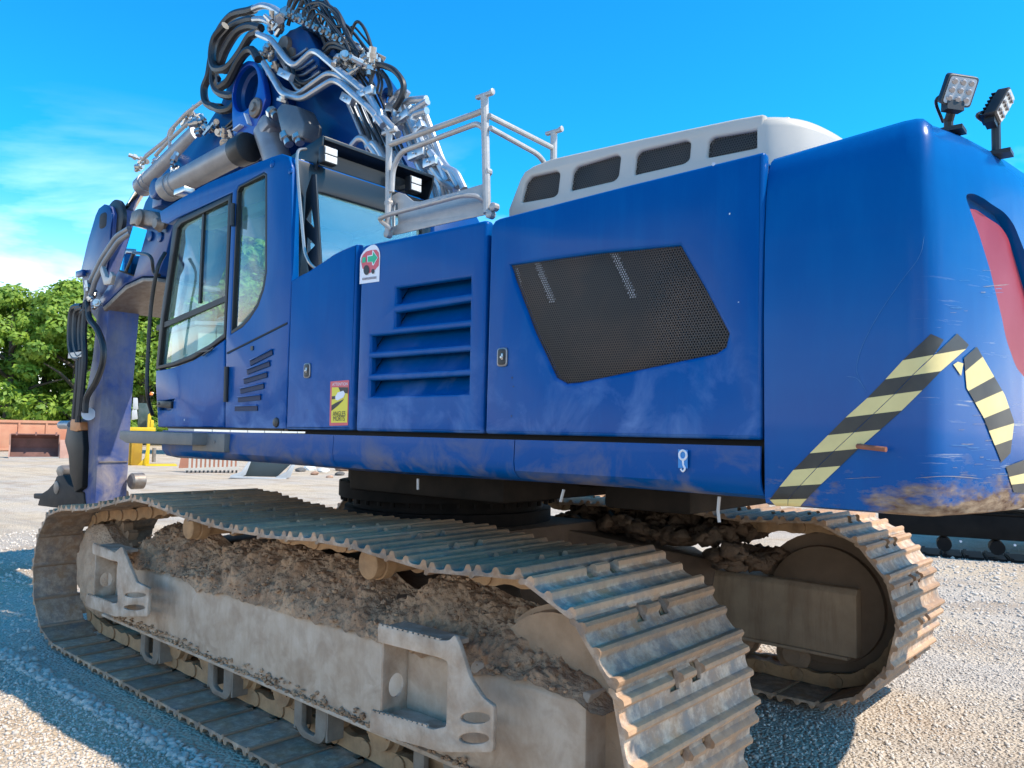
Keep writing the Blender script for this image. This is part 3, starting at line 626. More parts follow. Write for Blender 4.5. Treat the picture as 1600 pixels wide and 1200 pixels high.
# mud heaped on the near frame under the top run of the track
def mud_bank():
    A0, A1, na, nt_ = -6.0, -1.62, 760, 56; vs = []; fs = []
    for i in range(na + 1):
        a = A0 + (A1 - A0) * i / na
        env = min(1, (a - A0) / .5) * min(1, (A1 - a) / .35)
        top = .93 + .07 * noise.noise(Vector((a * 1.3, 0, 0))) + .05 * noise.noise(Vector((a * 3.1, 4, 0)))
        if a > -2.55: top -= .10 * (a + 2.55) / .9
        foot = .70 + .07 * noise.noise(Vector((a * 1.7, 9, 2))) - .03 + .035 * noise.noise(Vector((a * 6, 3, 2))) + .02 * noise.noise(Vector((a * 17, 1, 2)))
        for rr in (-2.95, -4.72):                                  # pockets worn out round the carrier rollers
            top -= .10 * math.exp(-((a - rr) / .16) ** 2)
        for j in range(nt_ + 1):
            k = j / nt_; t = .190 + .34 * k + .02 * noise.noise(Vector((a * 4, k * 4, 7)))
            z = foot + (top - foot) * (1 - (1 - k) ** 1.7) * env
            p = Vector((a * 7, k * 3.0, 3)); q_ = Vector((a * 16, k * 4.5, 5)); d_ = .050 * fbm(p * .7, 4) + .034 * abs(fbm(q_, 4)) + .010 * fbm(Vector((a * 45, k * 20, 1)), 4)
            d_ *= min(1, k * 5 + .12) * env
            vs.append(T(a, trk(1, t - d_ * .8), z + d_ * .6))
    w = nt_ + 1
    for i in range(na):
        for j in range(nt_): fs.append((i * w + j, (i + 1) * w + j, (i + 1) * w + j + 1, i * w + j + 1))
    m = MB(); m.add(vs, fs); o = m.obj('mud_bank', M_mud, F_near, ang=180); tag(o, None, kind='stuff')
    return o
mud_bank()
def clods(name, seeds, parent, mt):
    ico = bmesh.new(); bmesh.ops.create_icosphere(ico, subdivisions=1, radius=1); bv = [v.co.copy() for v in ico.verts]; ico.verts.index_update(); bf = [tuple(v.index for v in f.verts) for f in ico.faces]; ico.free()
    m = MB(); big = max(r_ for p, r_ in seeds) > .03
    if big:
        ico = bmesh.new(); bmesh.ops.create_icosphere(ico, subdivisions=2, radius=1); ico.verts.index_update(); bv = [v.co.copy() for v in ico.verts]; bf = [tuple(v.index for v in f.verts) for f in ico.faces]; ico.free()
        for i, (p, r_) in enumerate(seeds):
            o_ = Vector((i * 3.1, i * 1.7, 0)); s3 = Vector((random.uniform(.8, 1.4), random.uniform(.8, 1.4), random.uniform(.55, .9)))
            m.add([Vector(p) + Vector((v.x * s3.x, v.y * s3.y, v.z * s3.z)) * r_ * (1 + .75 * noise.noise(v * 1.5 + o_) + .5 * noise.noise(v * 3.7 + o_)) for v in bv], bf)
        o = m.obj(name, mt, parent, ang=180); tag(o, None, kind='stuff'); return o
    for p, r_ in seeds:
        s3 = Vector((random.uniform(.7, 1.3), random.uniform(.7, 1.3), random.uniform(.6, 1.0)))
        m.add([Vector(p) + Vector((v.x * s3.x, v.y * s3.y, v.z * s3.z)) * r_ * random.uniform(.75, 1.2) for v in bv], bf)
    o = m.obj(name, mt, parent, ang=30); tag(o, None, kind='stuff'); return o
sd_list = []
for _ in range(700):
    a = random.uniform(-5.8, -1.75); k = random.random() ** 1.3; t = .19 + .30 * k
    top = .93 + .07 * noise.noise(Vector((a * 1.3, 0, 0))); top -= max(0, .22 * (a + 2.55) / .9)
    for rr in (-2.95, -4.72): top -= .10 * math.exp(-((a - rr) / .16) ** 2)
    env = min(1, (a + 6.0) / .5) * min(1, (-1.62 - a) / .35)
    z = .68 + (top - .68) * (1 - (1 - k) ** 1.7) * env
    sd_list.append((T(a, trk(1, t - .012), z + .012), random.choice((.003, .004, .006, .009, .014))))
for _ in range(420):                                               # crumbs on the bottom flange
    a = random.uniform(-5.8, -2.2); sd_list.append((T(a, trk(1, random.uniform(.188, .204)), .287 + random.random() ** 3 * .05), random.uniform(.006, .014)))
clods('mud_clods', sd_list, F_near, M_mud)

# car body between the tracks with the slewing ring
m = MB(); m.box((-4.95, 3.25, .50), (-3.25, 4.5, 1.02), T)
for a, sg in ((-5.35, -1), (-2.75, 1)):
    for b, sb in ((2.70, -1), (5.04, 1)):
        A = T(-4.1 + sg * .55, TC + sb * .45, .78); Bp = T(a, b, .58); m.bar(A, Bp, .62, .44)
m.obj('car_body', mat('car_body_dirt_shaded', (.15, .10, .068), .9, noise_col=(.075, .05, .035), nscale=3, namt=.8, bump=.01, bscale=18, spec=.2), EX, bevel=.02)  # undercarriage dirt darkened: shade below the upper is in the colour
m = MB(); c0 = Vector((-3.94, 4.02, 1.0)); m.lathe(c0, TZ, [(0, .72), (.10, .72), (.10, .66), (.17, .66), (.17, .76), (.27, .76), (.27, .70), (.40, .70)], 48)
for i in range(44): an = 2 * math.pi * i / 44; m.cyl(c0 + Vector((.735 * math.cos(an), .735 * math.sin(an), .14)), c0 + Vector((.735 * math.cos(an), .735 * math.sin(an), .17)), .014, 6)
m.obj('slewing_ring', mat('ring_shade_black', (.004, .004, .004), .8, noise_col=(.016, .012, .010), nscale=9, namt=.8, spec=.15), EX)  # ring coloured black to carry the shade under the upper
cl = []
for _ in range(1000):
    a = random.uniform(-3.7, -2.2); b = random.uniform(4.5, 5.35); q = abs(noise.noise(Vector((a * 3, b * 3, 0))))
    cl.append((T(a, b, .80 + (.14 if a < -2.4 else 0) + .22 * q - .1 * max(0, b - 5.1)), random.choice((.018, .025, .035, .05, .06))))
clods('mud_lumps', cl, F_far, mat('shaded_mud', (.16, .105, .068), .95, noise_col=(.08, .05, .034), nscale=12, namt=.8, bump=.01, bscale=60, spec=.1))  # mud colour darkened, underbody shadow painted in

m = MB(); m.box((-2.30, 3.50, 1.235), (-1.80, 5.15, 1.43)); m.box((-3.3, 3.9, 1.30), (-2.3, 5.2, 1.43)); m.obj('belly_pan', mat('underbody_shade_black', (.012, .010, .009), .7, noise_col=(.035, .026, .02), nscale=6, namt=.8, spec=.2), EX, bevel=.02)  # black colour carries the darkness under the body
m = MB(); m.box((-4.05, 3.22, 1.235), (-2.75, 4.9, 1.43)); m.obj('added_dark_box', MATS['underbody_shade_black'], EX, bevel=.02)  # black box added to widen the darkness round the slewing ring
# ------------------------------------------------------------------ excavator: upper structure
YS = 2.5                                   # near side of the upper; far side 5.54
fs_ = side(YS)
zA = lambda x, y: (420 + x / 3.3333, 360 + y / 3.3333)
# core behind the doors
m = MB(); m.box((-3.66, 2.60, 1.56), (-1.05, 5.5, 2.40)); m.box((-5.05, 3.75, 1.45), (-3.6, 5.5, 1.75)); m.box((-5.05, 2.62, 1.44), (-.9, 5.44, 1.58)); m.box((-3.6, 4.55, 1.75), (-2.0, 5.5, 2.3)); 
m.box((-5.0, 4.55, 1.75), (-3.65, 5.5, 2.1))
core = m.obj('main_frame', M_dark, EX)

def door(name, px, holes=(), thick=.05, bevel=.014, corner=.02, mt=None, hpx=True, parent=None):
    o = pxz(px, YS); hs_ = [pxz(h, YS) if hpx else h for h in holes]
    me = plate(rounded(o, corner, 3), hs_, fs_, thick, bevel, 3); return link(name, me, mt or M_blue, parent or EX, 40)
# service door beside the cab, its top sweeps up
d1 = door('service_door', [(454.5, 437), (480, 424), (500, 411), (520, 397), (540, 387), (556, 381), (558, 381), (549, 672.5), (446.5, 671)], corner=[.01, 0, 0, 0, 0, 0, .01, .01, .01])
# louvred door
louv = []
for a in (((660, 300), (1048, 243), (1048, 325), (660, 383)), ((657, 428), (1046, 368), (1045, 462), (655, 502)), ((530, 550), (1043, 500), (1043, 592), (530, 632)), ((528, 665), (1042, 627), (1040, 720), (527, 747)), ((524, 782), (1040, 755), (1038, 850), (522, 863))):
    louv.append([zA(*p) for p in a])
d2 = door('louvred_door', [(565, 384), (761, 343), (753.5, 677.5), (555.5, 673.5)], louv, corner=[.03, .02, .012, .012])
for h in louv:                              # pressed-in vanes behind each opening
    q = pxz(h, YS); (x0, zt0), (x1, zt1), (x2, zb1), (x3, zb0) = q
    zt, zb = max(zt0, zt1), min(zb0, zb1)
    mm = MB(); n = 5; vs = []
    for i in range(n + 1):
        k = i / n
        for x in (x0 - .012, x2 + .012): vs.append((x, YS + .020 + .105 * k ** .8, zb - .006 + (zt - zb + .06) * k))
    mm.add(vs, [(2 * i, 2 * i + 1, 2 * i + 3, 2 * i + 2) for i in range(n)])
    for x in (x0 - .011, x2 + .011): mm.add([(x, YS + .02, zb - .006), (x, YS + .125, zt + .05), (x, YS + .02, zt + .03)], [(0, 1, 2)])
    mm.obj('louvre_vane', M_blue, d2)
# engine door with perforated grille
gr_px = [(797, 414), (930, 396), (1062, 383.5), (1100, 450), (1138, 521), (1133, 542), (1118, 552), (1000, 577), (905, 597), (884, 599), (868, 590), (835, 520), (805, 440)]
d3 = door('engine_door', [(766.5, 344), (980, 289), (1194, 236), (1189, 687.5), (757.5, 677.8)], [gr_px], corner=[.05, 0, .012, .012, .012])
gq = pxz(gr_px, YS)
me = plate([(u, v) for u, v in gq], [], side(YS + .012), .004, .0005); g = link('grille', me, M_grille, d3)
m = MB(); (gx0, gx1) = min(u for u, v in gq), max(u for u, v in gq); m.box((gx0 - .05, YS + .20, 1.75), (gx1 + .05, YS + .22, 2.5)); m.obj('radiator_core', mat('radiator_dark', (.035, .033, .032), .7, noise_col=(.09, .075, .065), nscale=3, namt=.8), core)
for i, (p, q) in enumerate((((805, 420), (816, 478)), ((838, 408), (863, 472)), ((957, 391), (990, 465)))):      # white dashes standing in for sunlight seen through the holes
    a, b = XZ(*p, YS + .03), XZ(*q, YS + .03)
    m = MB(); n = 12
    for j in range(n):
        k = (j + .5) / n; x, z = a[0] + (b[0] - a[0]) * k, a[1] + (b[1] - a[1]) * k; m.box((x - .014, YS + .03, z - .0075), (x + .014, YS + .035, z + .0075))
    m.obj('painted_sun_dash', M_white, core)
# roof skins over the doors
m = MB(); m.box((-3.13, 2.552, 2.40), (-2.25, 5.5, 2.455)); m.obj('roof_panel', M_blue, EX, bevel=.01)
m = MB(); m.prism([(-2.235, 2.41), (-1.04, 2.41), (-1.04, 2.555), (-2.235, 2.512)], side(0), 2.552, 5.52); m.obj('hood_roof', M_blue, EX, bevel=.01)
m = MB(); m.prism([(-3.7, 1.6), (-1.05, 1.6), (-1.05, 2.5), (-2.3, 2.48), (-3.7, 2.4)], side(0), 5.502, 5.54); m.obj('right_side_panel', M_blue, EX, bevel=.01)
# skirt panels under the doors, lower lip folded inward
prof = [(2.492, 1.588), (2.488, 1.50), (2.494, 1.462), (2.525, 1.428), (2.60, 1.412), (2.60, 1.42), (2.53, 1.436), (2.505, 1.466), (2.499, 1.50), (2.503, 1.588)]
for x0, x1 in ((-5.06, -3.270), (-3.266, -2.075), (-2.070, -1.035)):
    m = MB(); n = 8; vs = []
    for i in range(n + 1):
        x = x0 + (x1 - x0) * i / n; dz = .004 * math.sin(x * 2.7)
        for (y, z) in prof: vs.append((x, y + .004 * math.sin(x * 3.1), z + (dz if z < 1.45 else 0)))
    k = len(prof); fs = [tuple(range(k)), tuple(n * k + j for j in range(k - 1, -1, -1))] + [(i * k + j, i * k + (j + 1) % k, (i + 1) * k + (j + 1) % k, (i + 1) * k + j) for i in range(n) for j in range(k)]
    m.add(vs, fs).obj('skirt_panel', M_skirt, EX)
# latches
def latch(px, py, parent):
    c = XZ(px, py, YS); m = MB()
    me = plate(rounded([(c[0] - .028, c[1] - .040), (c[0] + .028, c[1] - .040), (c[0] + .028, c[1] + .040), (c[0] - .028, c[1] + .040)], .016, 4), [], side(YS - .008), .010, .003); l = link('latch', me, mat('latch_rim', (.22, .22, .23), .3, metal=.6), parent)
    me = plate(rounded([(c[0] - .021, c[1] - .033), (c[0] + .021, c[1] - .033), (c[0] + .021, c[1] + .033), (c[0] - .021, c[1] + .033)], .012, 4), [], side(YS - .0105), .004, .001); link('latch_bowl', me, M_black, parent)
    m.box((c[0] + .004, YS - .018, c[1] - .012), (c[0] + .013, YS - .010, c[1] + .014)); m.lathe((c[0] + .006, YS - .022, c[1] - .002), (0, 1, 0), [(0, .006), (.01, .007)], 10); m.obj('latch_key', M_fit, parent, bevel=.001)
latch(481, 579, d1); latch(786, 558, d3)

# ---------------------------------------------------------------- counterweight
half = [(-1.024, 2.50), (-.60, 2.50), (-.555, 2.504), (-.528, 2.522), (-.508, 2.560), (-.490, 2.61), (-.463, 2.68), (-.425, 2.79), (-.378, 3.0), (-.33, 3.3), (-.295, 3.65), (-.285, 4.02)]
plan = half + [(x, 8.04 - y) for x, y in reversed(half[:-1])]
cx_, cy_ = -.70, 4.02
def ring_at(z, ins, up=0.0):
    o = []
    for i, (x, y) in enumerate(plan):
        sp_ = 1 if ins < .03 else 4
        p, a, b = Vector((x, y)), Vector(plan[max(i - sp_, 0)]), Vector(plan[min(i + sp_, len(plan) - 1)])
        t = (b - a).normalized(); nrm = Vector((-t.y, t.x))                # inward
        q = p + nrm * ins
        if i in (0, len(plan) - 1): q = Vector((p.x, p.y + (ins if i == 0 else -ins)))
        o.append((q.x, q.y, z))
    return o
def top_z(x, y): 
    return 2.572 + .035 * math.sin((x + 1.02) / .5 * math.pi * .5) if x < -.52 else 2.602 - .06 * max(0, (x + .52) / .25)
lv = [(1.398, .035), (1.405, .012), (1.43, .002), (1.60, 0), (2.0, -.004), (2.25, .004), (2.42, .018), (2.50, .034), (2.545, .058), (2.565, .085), (2.575, .13)]
vs = []; fs = []; k = len(plan)
for z, ins in lv:
    for (x, y, zz) in ring_at(z, ins):
        if z > 2.3: zz += (.032 * math.sin(min(1, (x + 1.02) / .42) * math.pi / 2)) * (z - 2.3) / .275
        vs.append((x, y, zz))
for i in range(len(lv) - 1):
    for j in range(k - 1): fs.append((i * k + j, i * k + j + 1, (i + 1) * k + j + 1, (i + 1) * k + j))
    fs.append((i * k + k - 1, i * k, (i + 1) * k, (i + 1) * k + k - 1))
fs += [tuple(range(k - 1, -1, -1)), tuple((len(lv) - 1) * k + j for j in range(k))]
m = MB(); m.add(vs, fs); cwme = m.mesh('counterweight')
cwbvh = BVHTree.FromPolygons([v.co.copy() for v in cwme.vertices], [tuple(p.vertices) for p in cwme.polygons])
def on_cw(px, py, off=0.0):
    h = cwbvh.ray_cast(Vector(CAM), Vector(ray(px, py)).normalized())
    return (h[0] + h[1] * off) if h[0] else None
# recessed marker panels on the tail: cut a pocket, lay the red plate in it
def rear_x(y):
    ys_ = [p[1] for p in plan[5:-5]]; xs_ = [p[0] for p in plan[5:-5]]; return float(np.interp(y, ys_, xs_))
pk = []
for q in ((1507, 303), (1522, 302), (1548, 318), (1570, 332), (1584, 350)):
    h = on_cw(*q); pk.append((h.y, h.z))
pk += [(pk[-1][0] + .62, pk[-1][1] - .60), (pk[-1][0] + .60, pk[-1][1] - .68)]
for q in ((1599, 588), (1588, 575), (1572, 530)):
    h = on_cw(*q); pk.append((h.y, h.z))
cwo = link('counterweight', cwme, M_cw, EX, 50)
def pocket(mir):
    yy = (lambda y: 8.04 - y) if mir else (lambda y: y)
    o = rounded(pk, .03, 3); mm = MB(); n = len(o)
    vs = [(rear_x(y) + .25, yy(y), z) for y, z in o] + [(rear_x(y) - .045, yy(y), z) for y, z in o]
    fs = [tuple(range(n)), tuple(range(2 * n - 1, n - 1, -1))] + [(i, i + n, (i + 1) % n + n, (i + 1) % n) for i in range(n)]
    return mm.add(vs, fs).mesh('cut'), o, yy
for mir in (False, True):
    cme, o, yy = pocket(mir); co = bpy.data.objects.new('cut', cme); COL.objects.link(co)
    bo = cwo.modifiers.new('cut', 'BOOLEAN'); bo.operation = 'DIFFERENCE'; bo.object = co; bo.solver = 'EXACT'
    bpy.context.view_layer.update(); dg = bpy.context.evaluated_depsgraph_get(); ne = bpy.data.meshes.new_from_object(cwo.evaluated_get(dg)); cwo.modifiers.clear(); cwo.data = ne; bpy.data.objects.remove(co)
    cen = Vector((sum(p[0] for p in o) / len(o), sum(p[1] for p in o) / len(o)))
    sh = [tuple(cen + (Vector(p) - cen) * .90 + Vector((-.006, -.012))) for p in o]
    mm = MB(); n = len(sh); vs = [(rear_x(y) - .028, yy(y), z) for y, z in sh] + [(rear_x(y) - .043, yy(y), z) for y, z in sh]
    mm.add(vs, [tuple(range(n)), tuple(range(2 * n - 1, n - 1, -1))] + [(i, i + n, (i + 1) % n + n, (i + 1) % n) for i in range(n)])
    tag(mm.obj('marker_panel', M_panelred, cwo), 'red marker panel set in a pocket of the tail')
finish(cwo.data, 50)
cwbvh2 = BVHTree.FromPolygons([v.co.copy() for v in cwo.data.vertices], [tuple(p.vertices) for p in cwo.data.polygons])

def decal_strip(name, left, right, cuts, mats, parent, off=.003):
    """a two-edged tape on the counterweight: left / right edges in pixels, cut into coloured blocks"""
    def lerp(pl, t):
        s_ = [0]; 
        for i in range(1, len(pl)): s_.append(s_[-1] + math.dist(pl[i], pl[i - 1]))
        return (float(np.interp(t * s_[-1], s_, [p[0] for p in pl])), float(np.interp(t * s_[-1], s_, [p[1] for p in pl])))
    for i in range(len(cuts) - 1):
        (l0, r0), (l1, r1) = cuts[i], cuts[i + 1]; vs = []; nn, nw = 6, 4
        for a in range(nn + 1):
            t = a / nn; L_ = lerp(left, l0 + (l1 - l0) * t); R_ = lerp(right, r0 + (r1 - r0) * t)
            for b in range(nw + 1):
                w_ = b / nw; q = on_cw(L_[0] + (R_[0] - L_[0]) * w_, L_[1] + (R_[1] - L_[1]) * w_, off)
                if q is None: q = W(L_[0], L_[1], YS - off)
                vs.append(q)
        fs = [(a * (nw + 1) + b, a * (nw + 1) + b + 1, (a + 1) * (nw + 1) + b + 1, (a + 1) * (nw + 1) + b) for a in range(nn) for b in range(nw)]
        MB().add(vs, fs).obj(name, mats[i % 2], parent, ang=80)
zC = lambda x, y: (1180 + x / 2.857, 400 + y / 2.857)
# stripes on the side: two tapes side by side, block edges run level-ish
def hz_side(lp, rp, edges, first):
    Lp, Rp = [zC(*p) for p in lp], [zC(*p) for p in rp]
    decal_strip('hazard_stripe', Lp, Rp, edges, [M_hazb, M_hazy] if first == 'b' else [M_hazy, M_hazb], cwo)
HB = [((775, 352), (925, 372)), ((660, 466), (937, 415)), ((582, 551), (825, 514)), ((502, 634), (746, 600)), ((405, 721), (655, 690)), ((326, 800), (560, 775)), ((245, 881), (462, 860)), ((172, 955), (382, 937)), ((110, 1030), (296, 1018)), ((66, 1086), (232, 1082)), ((92, 1112), (202, 1114))]
def hz_block(name, quad, mt):
    vs = []; n = 4
    for a in range(n + 1):
        for b in range(n + 1):
            u, v = a / n, b / n; p = [quad[0][k] * (1 - u) * (1 - v) + quad[1][k] * u * (1 - v) + quad[2][k] * u * v + quad[3][k] * (1 - u) * v for k in (0, 1)]
            q = on_cw(*zC(*p), .003); vs.append(q if q is not None else W(*zC(*p), YS - .003))
    MB().add(vs, [(a * (n + 1) + b, a * (n + 1) + b + 1, (a + 1) * (n + 1) + b + 1, (a + 1) * (n + 1) + b) for a in range(n) for b in range(n)]).obj(name, mt, cwo, ang=80)
for i in range(len(HB) - 1):
    (l0, r0), (l1, r1) = HB[i], HB[i + 1]; mt = M_hazb if i % 2 == 0 else M_hazy
    mid = lambda l, r, f: (l[0] + (r[0] - l[0]) * f, l[1] + (r[1] - l[1]) * f)
    if i == 0: hz_block('hazard_stripe', [(782, 348), (838, 374), mid(l1, r1, .487), l1], mt); hz_block('hazard_stripe', [(897, 346), (950, 397), r1, mid(l1, r1, .505)], mt)
    else: hz_block('hazard_stripe', [l0, mid(l0, r0, .487), mid(l1, r1, .487), l1], mt); hz_block('hazard_stripe', [mid(l0, r0, .505), r0, r1, mid(l1, r1, .505)], mt)
hz_block('hazard_stripe', [(880, 485), (900, 472), (925, 480), (915, 535)], M_hazy)
# long scratches in the paint
def scratch(pts, wpx, mt):
    pts = [Vector((a, b)) for a, b in pts]; sm = [Vector((p.x, p.y)) for p in catmull([(p.x, p.y, 0) for p in pts], 6)]; vs = []
    for i, p in enumerate(sm):
        t = (sm[min(i + 1, len(sm) - 1)] - sm[max(i - 1, 0)]).normalized(); nn_ = Vector((-t.y, t.x)) * wpx * .6 * (.35 + .65 * abs(noise.noise(Vector((i * .7, wpx, 0))))) * min(1, i / 2 + .1, (len(sm) - 1 - i) / 2 + .1)
        for q in (p + nn_, p - nn_): h = on_cw(q.x, q.y, .0022); vs.append(h if h is not None else W(q.x, q.y, YS - .002))
    MB().add(vs, [(2 * i, 2 * i + 1, 2 * i + 3, 2 * i + 2) for i in range(len(sm) - 1)]).obj('paint_scratch', mt, cwo, ang=80)
M_scr = mat('scratch_pale_blue', (.03, .15, .36), .5); M_scr2 = mat('scratch_primer', (.26, .24, .24), .6, noise_col=(.2, .13, .09), nscale=30, namt=.6)
scratch([(1444, 368), (1436, 402), (1408, 440), (1374, 490), (1350, 535), (1339, 570), (1342, 590), (1354, 613)], 1.1, M_scr); scratch([(1322, 588), (1340, 592), (1354, 612)], 1.3, M_scr)
rs = random.Random(3)
for k in range(46):                                           # scrapes round the tail: short, level, uneven
    x0 = rs.uniform(1478, 1560); y0 = rs.choice((rs.uniform(420, 500), rs.uniform(640, 770), rs.uniform(690, 775))); ln = rs.uniform(8, 60) * rs.random(); sl = rs.uniform(-.10, .10)
    scratch([(x0, y0), (x0 + ln * .5 + 3, y0 + (ln * .5) * sl + rs.uniform(-.6, .6)), (min(1606, x0 + ln + 6), y0 + ln * sl)], rs.choice((.5, .7, .9, 1.6)), M_scr2 if rs.random() < .6 else M_scr)
scratch([(1320, 748), (1350, 746.5), (1378, 745)], .9, M_scr2); scratch([(1430, 747), (1480, 744), (1535, 748)], 1.5, M_scr2)
zR = lambda x, y: zC(x, y)
decal_strip('hazard_stripe', [zC(*p) for p in ((928, 455), (940, 590), (1015, 720), (1095, 920))], [zC(*p) for p in ((985, 405), (1040, 500), (1110, 620), (1152, 740), (1135, 880))], [(0, 0), (.12, .10), (.30, .30), (.42, .44), (.58, .60), (.70, .74), (.84, .88), (1, 1)], [M_hazb, M_hazy], cwo)
decal_strip('hazard_stripe', [zC(1115, 940), (1180 + 1150 / 2.857, 400 + 1055 / 2.857)], [(1600, 718), (1606, 770)], [(0, 0), (.4, .4), (.7, .7), (1, 1)], [M_hazb, M_hazy], cwo)
# rusty tie-down stub
a = on_cw(1345, 697, .0); b = on_cw(1392, 702, .02)
m = MB(); m.tube([a, a + Vector((0, -.03, 0)), b + Vector((0, -.03, 0))], .008, 8); m.obj('bent_stub', mat('orange_rust', (.30, .11, .06), .8, noise_col=(.18, .06, .03), nscale=30, namt=.8), cwo)
# work lamps on the tail
def lamp(base, cen, wv, hv, dv, lab):
    m = MB(); fr = lambda u, v, w: cen + wv * u + hv * v + dv * w
    pts = rounded([(-1, -1), (1, -1), (1, 1), (-1, 1)], .25, 3); m.prism(pts, fr, 0, 1)
    for i in range(7): m.prism([(-.85, -.9 + i * .27), (.85, -.9 + i * .27), (.85, -.82 + i * .27), (-.85, -.82 + i * .27)], fr, 1, 1.5)
    lo = m.obj('work_lamp', M_black, EX, bevel=.002); tag(lo, lab)
    m = MB(); m.prism([(u * .87, v * .87) for u, v in pts], fr, -.10, .0); m.obj('lens', M_ledlens, lo)
    m = MB()
    for i in range(3):
        for j in range(3): p = fr(-.55 + .55 * i, -.55 + .55 * j, -.14); m.lathe(p, -dv, [(0, wv.length * .2), (.004, wv.length * .14)], 10)
    m.obj('led', mat('led_cell', (.36, .32, .30), .2, coat=.8), lo)
    m = MB(); m.tube([base, base + (cen - base) * .45 + dv * .3, fr(0, -.9, .5)], .014, 8); m.bar(fr(-.55, -1.08, .5), fr(.55, -1.08, .5), .03, .03); hh = cwbvh.ray_cast(base + Vector((0, 0, .3)), Vector((0, 0, -1))); zt_ = hh[0].z if hh[0] else base.z
    m.box(Vector((base.x - .045, base.y - .035, zt_ - .004)), Vector((base.x + .045, base.y + .035, zt_ + .010))); m.tube([Vector((base.x, base.y, zt_)), base + Vector((0, 0, .01))], .014, 8); m.obj('bracket', M_black, lo)
    m = MB(); m.tube(catmull([fr(-.2, -.2, 1.1), fr(-.9, -.9, 1.6), base + Vector((-.02, .02, .01))], 6), .005, 6); m.obj('lamp_cable', M_hose, lo)
p0 = W(1482, 190, y=2.78); p1 = W(1500, 142, y=2.72); dep = (p1 - Vector(CAM)).dot(Vector(FW)); s_ = dep / FPX
rt, up = Vector(RT), Vector(UP); fwd = Vector(FW)
lamp(p0, p1, (rt * 26 + fwd * 4 + up * -2) * s_, (up * 24 + rt * 8) * s_, (fwd * 10 + up * 6) * s_, 'square work lamp facing back over the tail')
p0 = W(1556, 196, y=3.0); p1 = W(1570, 165, y=2.96); s_ = (p1 - Vector(CAM)).dot(fwd) / FPX
lamp(p0, p1, (rt * 13 - up * 5 + fwd * 14) * s_, (up * 21 + rt * 12) * s_, (fwd * 10 - rt * 12) * s_, 'square work lamp turned sideways on the tail')

for px, py, r_ in ((1115, 256, .007), (1140, 334, .004), (1154, 472, .003), (800, 590, .005), (802, 604, .004), (799, 650, .005), (700, 655, .003), (480, 640, .004), (288, 656, .008), (520, 430, .003)):
    c = XZ(px, py, YS - .0015); dt = d3 if px > 760 else d2 if px > 560 else d1
    link('paint_chip', flat([(c[0] + r_ * math.cos(t) * random.uniform(.6, 1.2), c[1] + r_ * math.sin(t) * random.uniform(.6, 1.2)) for t in np.linspace(0, 6.28, 9)[:-1]], side(YS - .0015)), mat('chip_pale', (.45, .52, .62), .5) if px in (1115, 1140, 288, 1154) else mat('chip_dark', (.01, .03, .10), .5), dt)
# ------------------------------------------------------------------ cab
def sp(name, px, holes, mt, parent, y=YS, thick=.04, bevel=.008, corner=.0, seg=2, n=3):
    o = pxz(px, y); o = rounded(o, corner, n) if corner else o
    return link(name, plate(o, [pxz(h, y) for h in holes], side(y), thick, bevel, seg), mt, parent, 40)
CAB_PX = [(249, 331), (285, 308), (324, 286), (380, 262.5), (425, 244.5), (440, 240), (451, 244), (456, 262), (455.5, 430), (445.5, 670), (351.5, 668.5), (353, 528), (363, 300.5), (278, 340), (262, 350), (252, 347)]
QW = [(369, 298), (372, 290.5), (412, 269), (417, 272), (416.5, 425), (412, 452), (403, 478), (390, 498), (378, 511), (360, 522)]
cab = sp('cab', CAB_PX, [QW], M_blue, EX, thick=.05, bevel=.007, seg=3)
me = plate(pxz(QW, YS), [pxz([(371, 299), (374, 292.5), (411, 273.5), (413.5, 275.5), (413, 425), (408.5, 450), (400, 474), (388, 493), (377, 505), (361.5, 516)], YS)], side(YS + .003), .03, .003); link('window_seal', me, M_rubber, cab)
me = plate(pxz(QW, YS), [], side(YS + .018), .005, .0005); link('quarter_window', me, M_glass, cab)
# door
DF = [(243, 577), (250.5, 495), (261.5, 420), (270, 352), (277.5, 343), (361.5, 302.5), (351.8, 527), (330, 543), (300, 561), (270, 572)]
DH = [(247.5, 571), (255.5, 498), (266.5, 425), (277, 357), (283, 349.5), (356, 313), (348.7, 521), (328, 537), (298, 554), (268, 566)]
door_o = sp('cab_door', [(246.5, 667.3), (242.8, 600), (243.3, 579), (270, 574.5), (300, 563.5), (330, 545.5), (351, 530), (349, 668)], [[(248, 634), (248.5, 627.5), (272, 623.5), (266, 640.5), (248, 641)]], M_blue, EX, thick=.045, bevel=.010, seg=3)
sp('window_frame', DF, [DH], M_rubber, door_o, thick=.035, bevel=.005)
me = plate(pxz(DH, YS), [], side(YS + .018), .005, .0005); link('door_glass', me, M_glass, door_o)
m = MB(); m.bar(W(319, 330, YS + .015), W(312.5, 474, YS + .015), .022, .014, (0, 1, 0)); m.bar(W(246, 513, YS + .013), W(353, 467, YS + .013), .014, .035, (0, 0, 1)); m.obj('glazing_bar', M_rubber, door_o)
c = W(258, 634, YS); m = MB(); m.box((c.x - .07, YS + .03, c.z - .06), (c.x + .10, YS + .05, c.z + .06)); m.obj('handle_recess', M_blue, door_o)
m = MB(); a, b = W(247, 631, YS - .008), W(269, 632.5, YS - .008); m.bar(a, b, .02, .045); m.lathe(a + Vector((.03, -.014, 0)), (0, 1, 0), [(0, .010), (.006, .012)], 12); m.obj('door_handle', M_black, door_o, bevel=.004)
for (p, q) in (((364, 318), (363, 353)), ((354, 573), (352.5, 628))):
    m = MB(); m.tube([W(*p, YS - .012), W(*q, YS - .012)], .014, 10); m.obj('hinge', M_black, door_o)
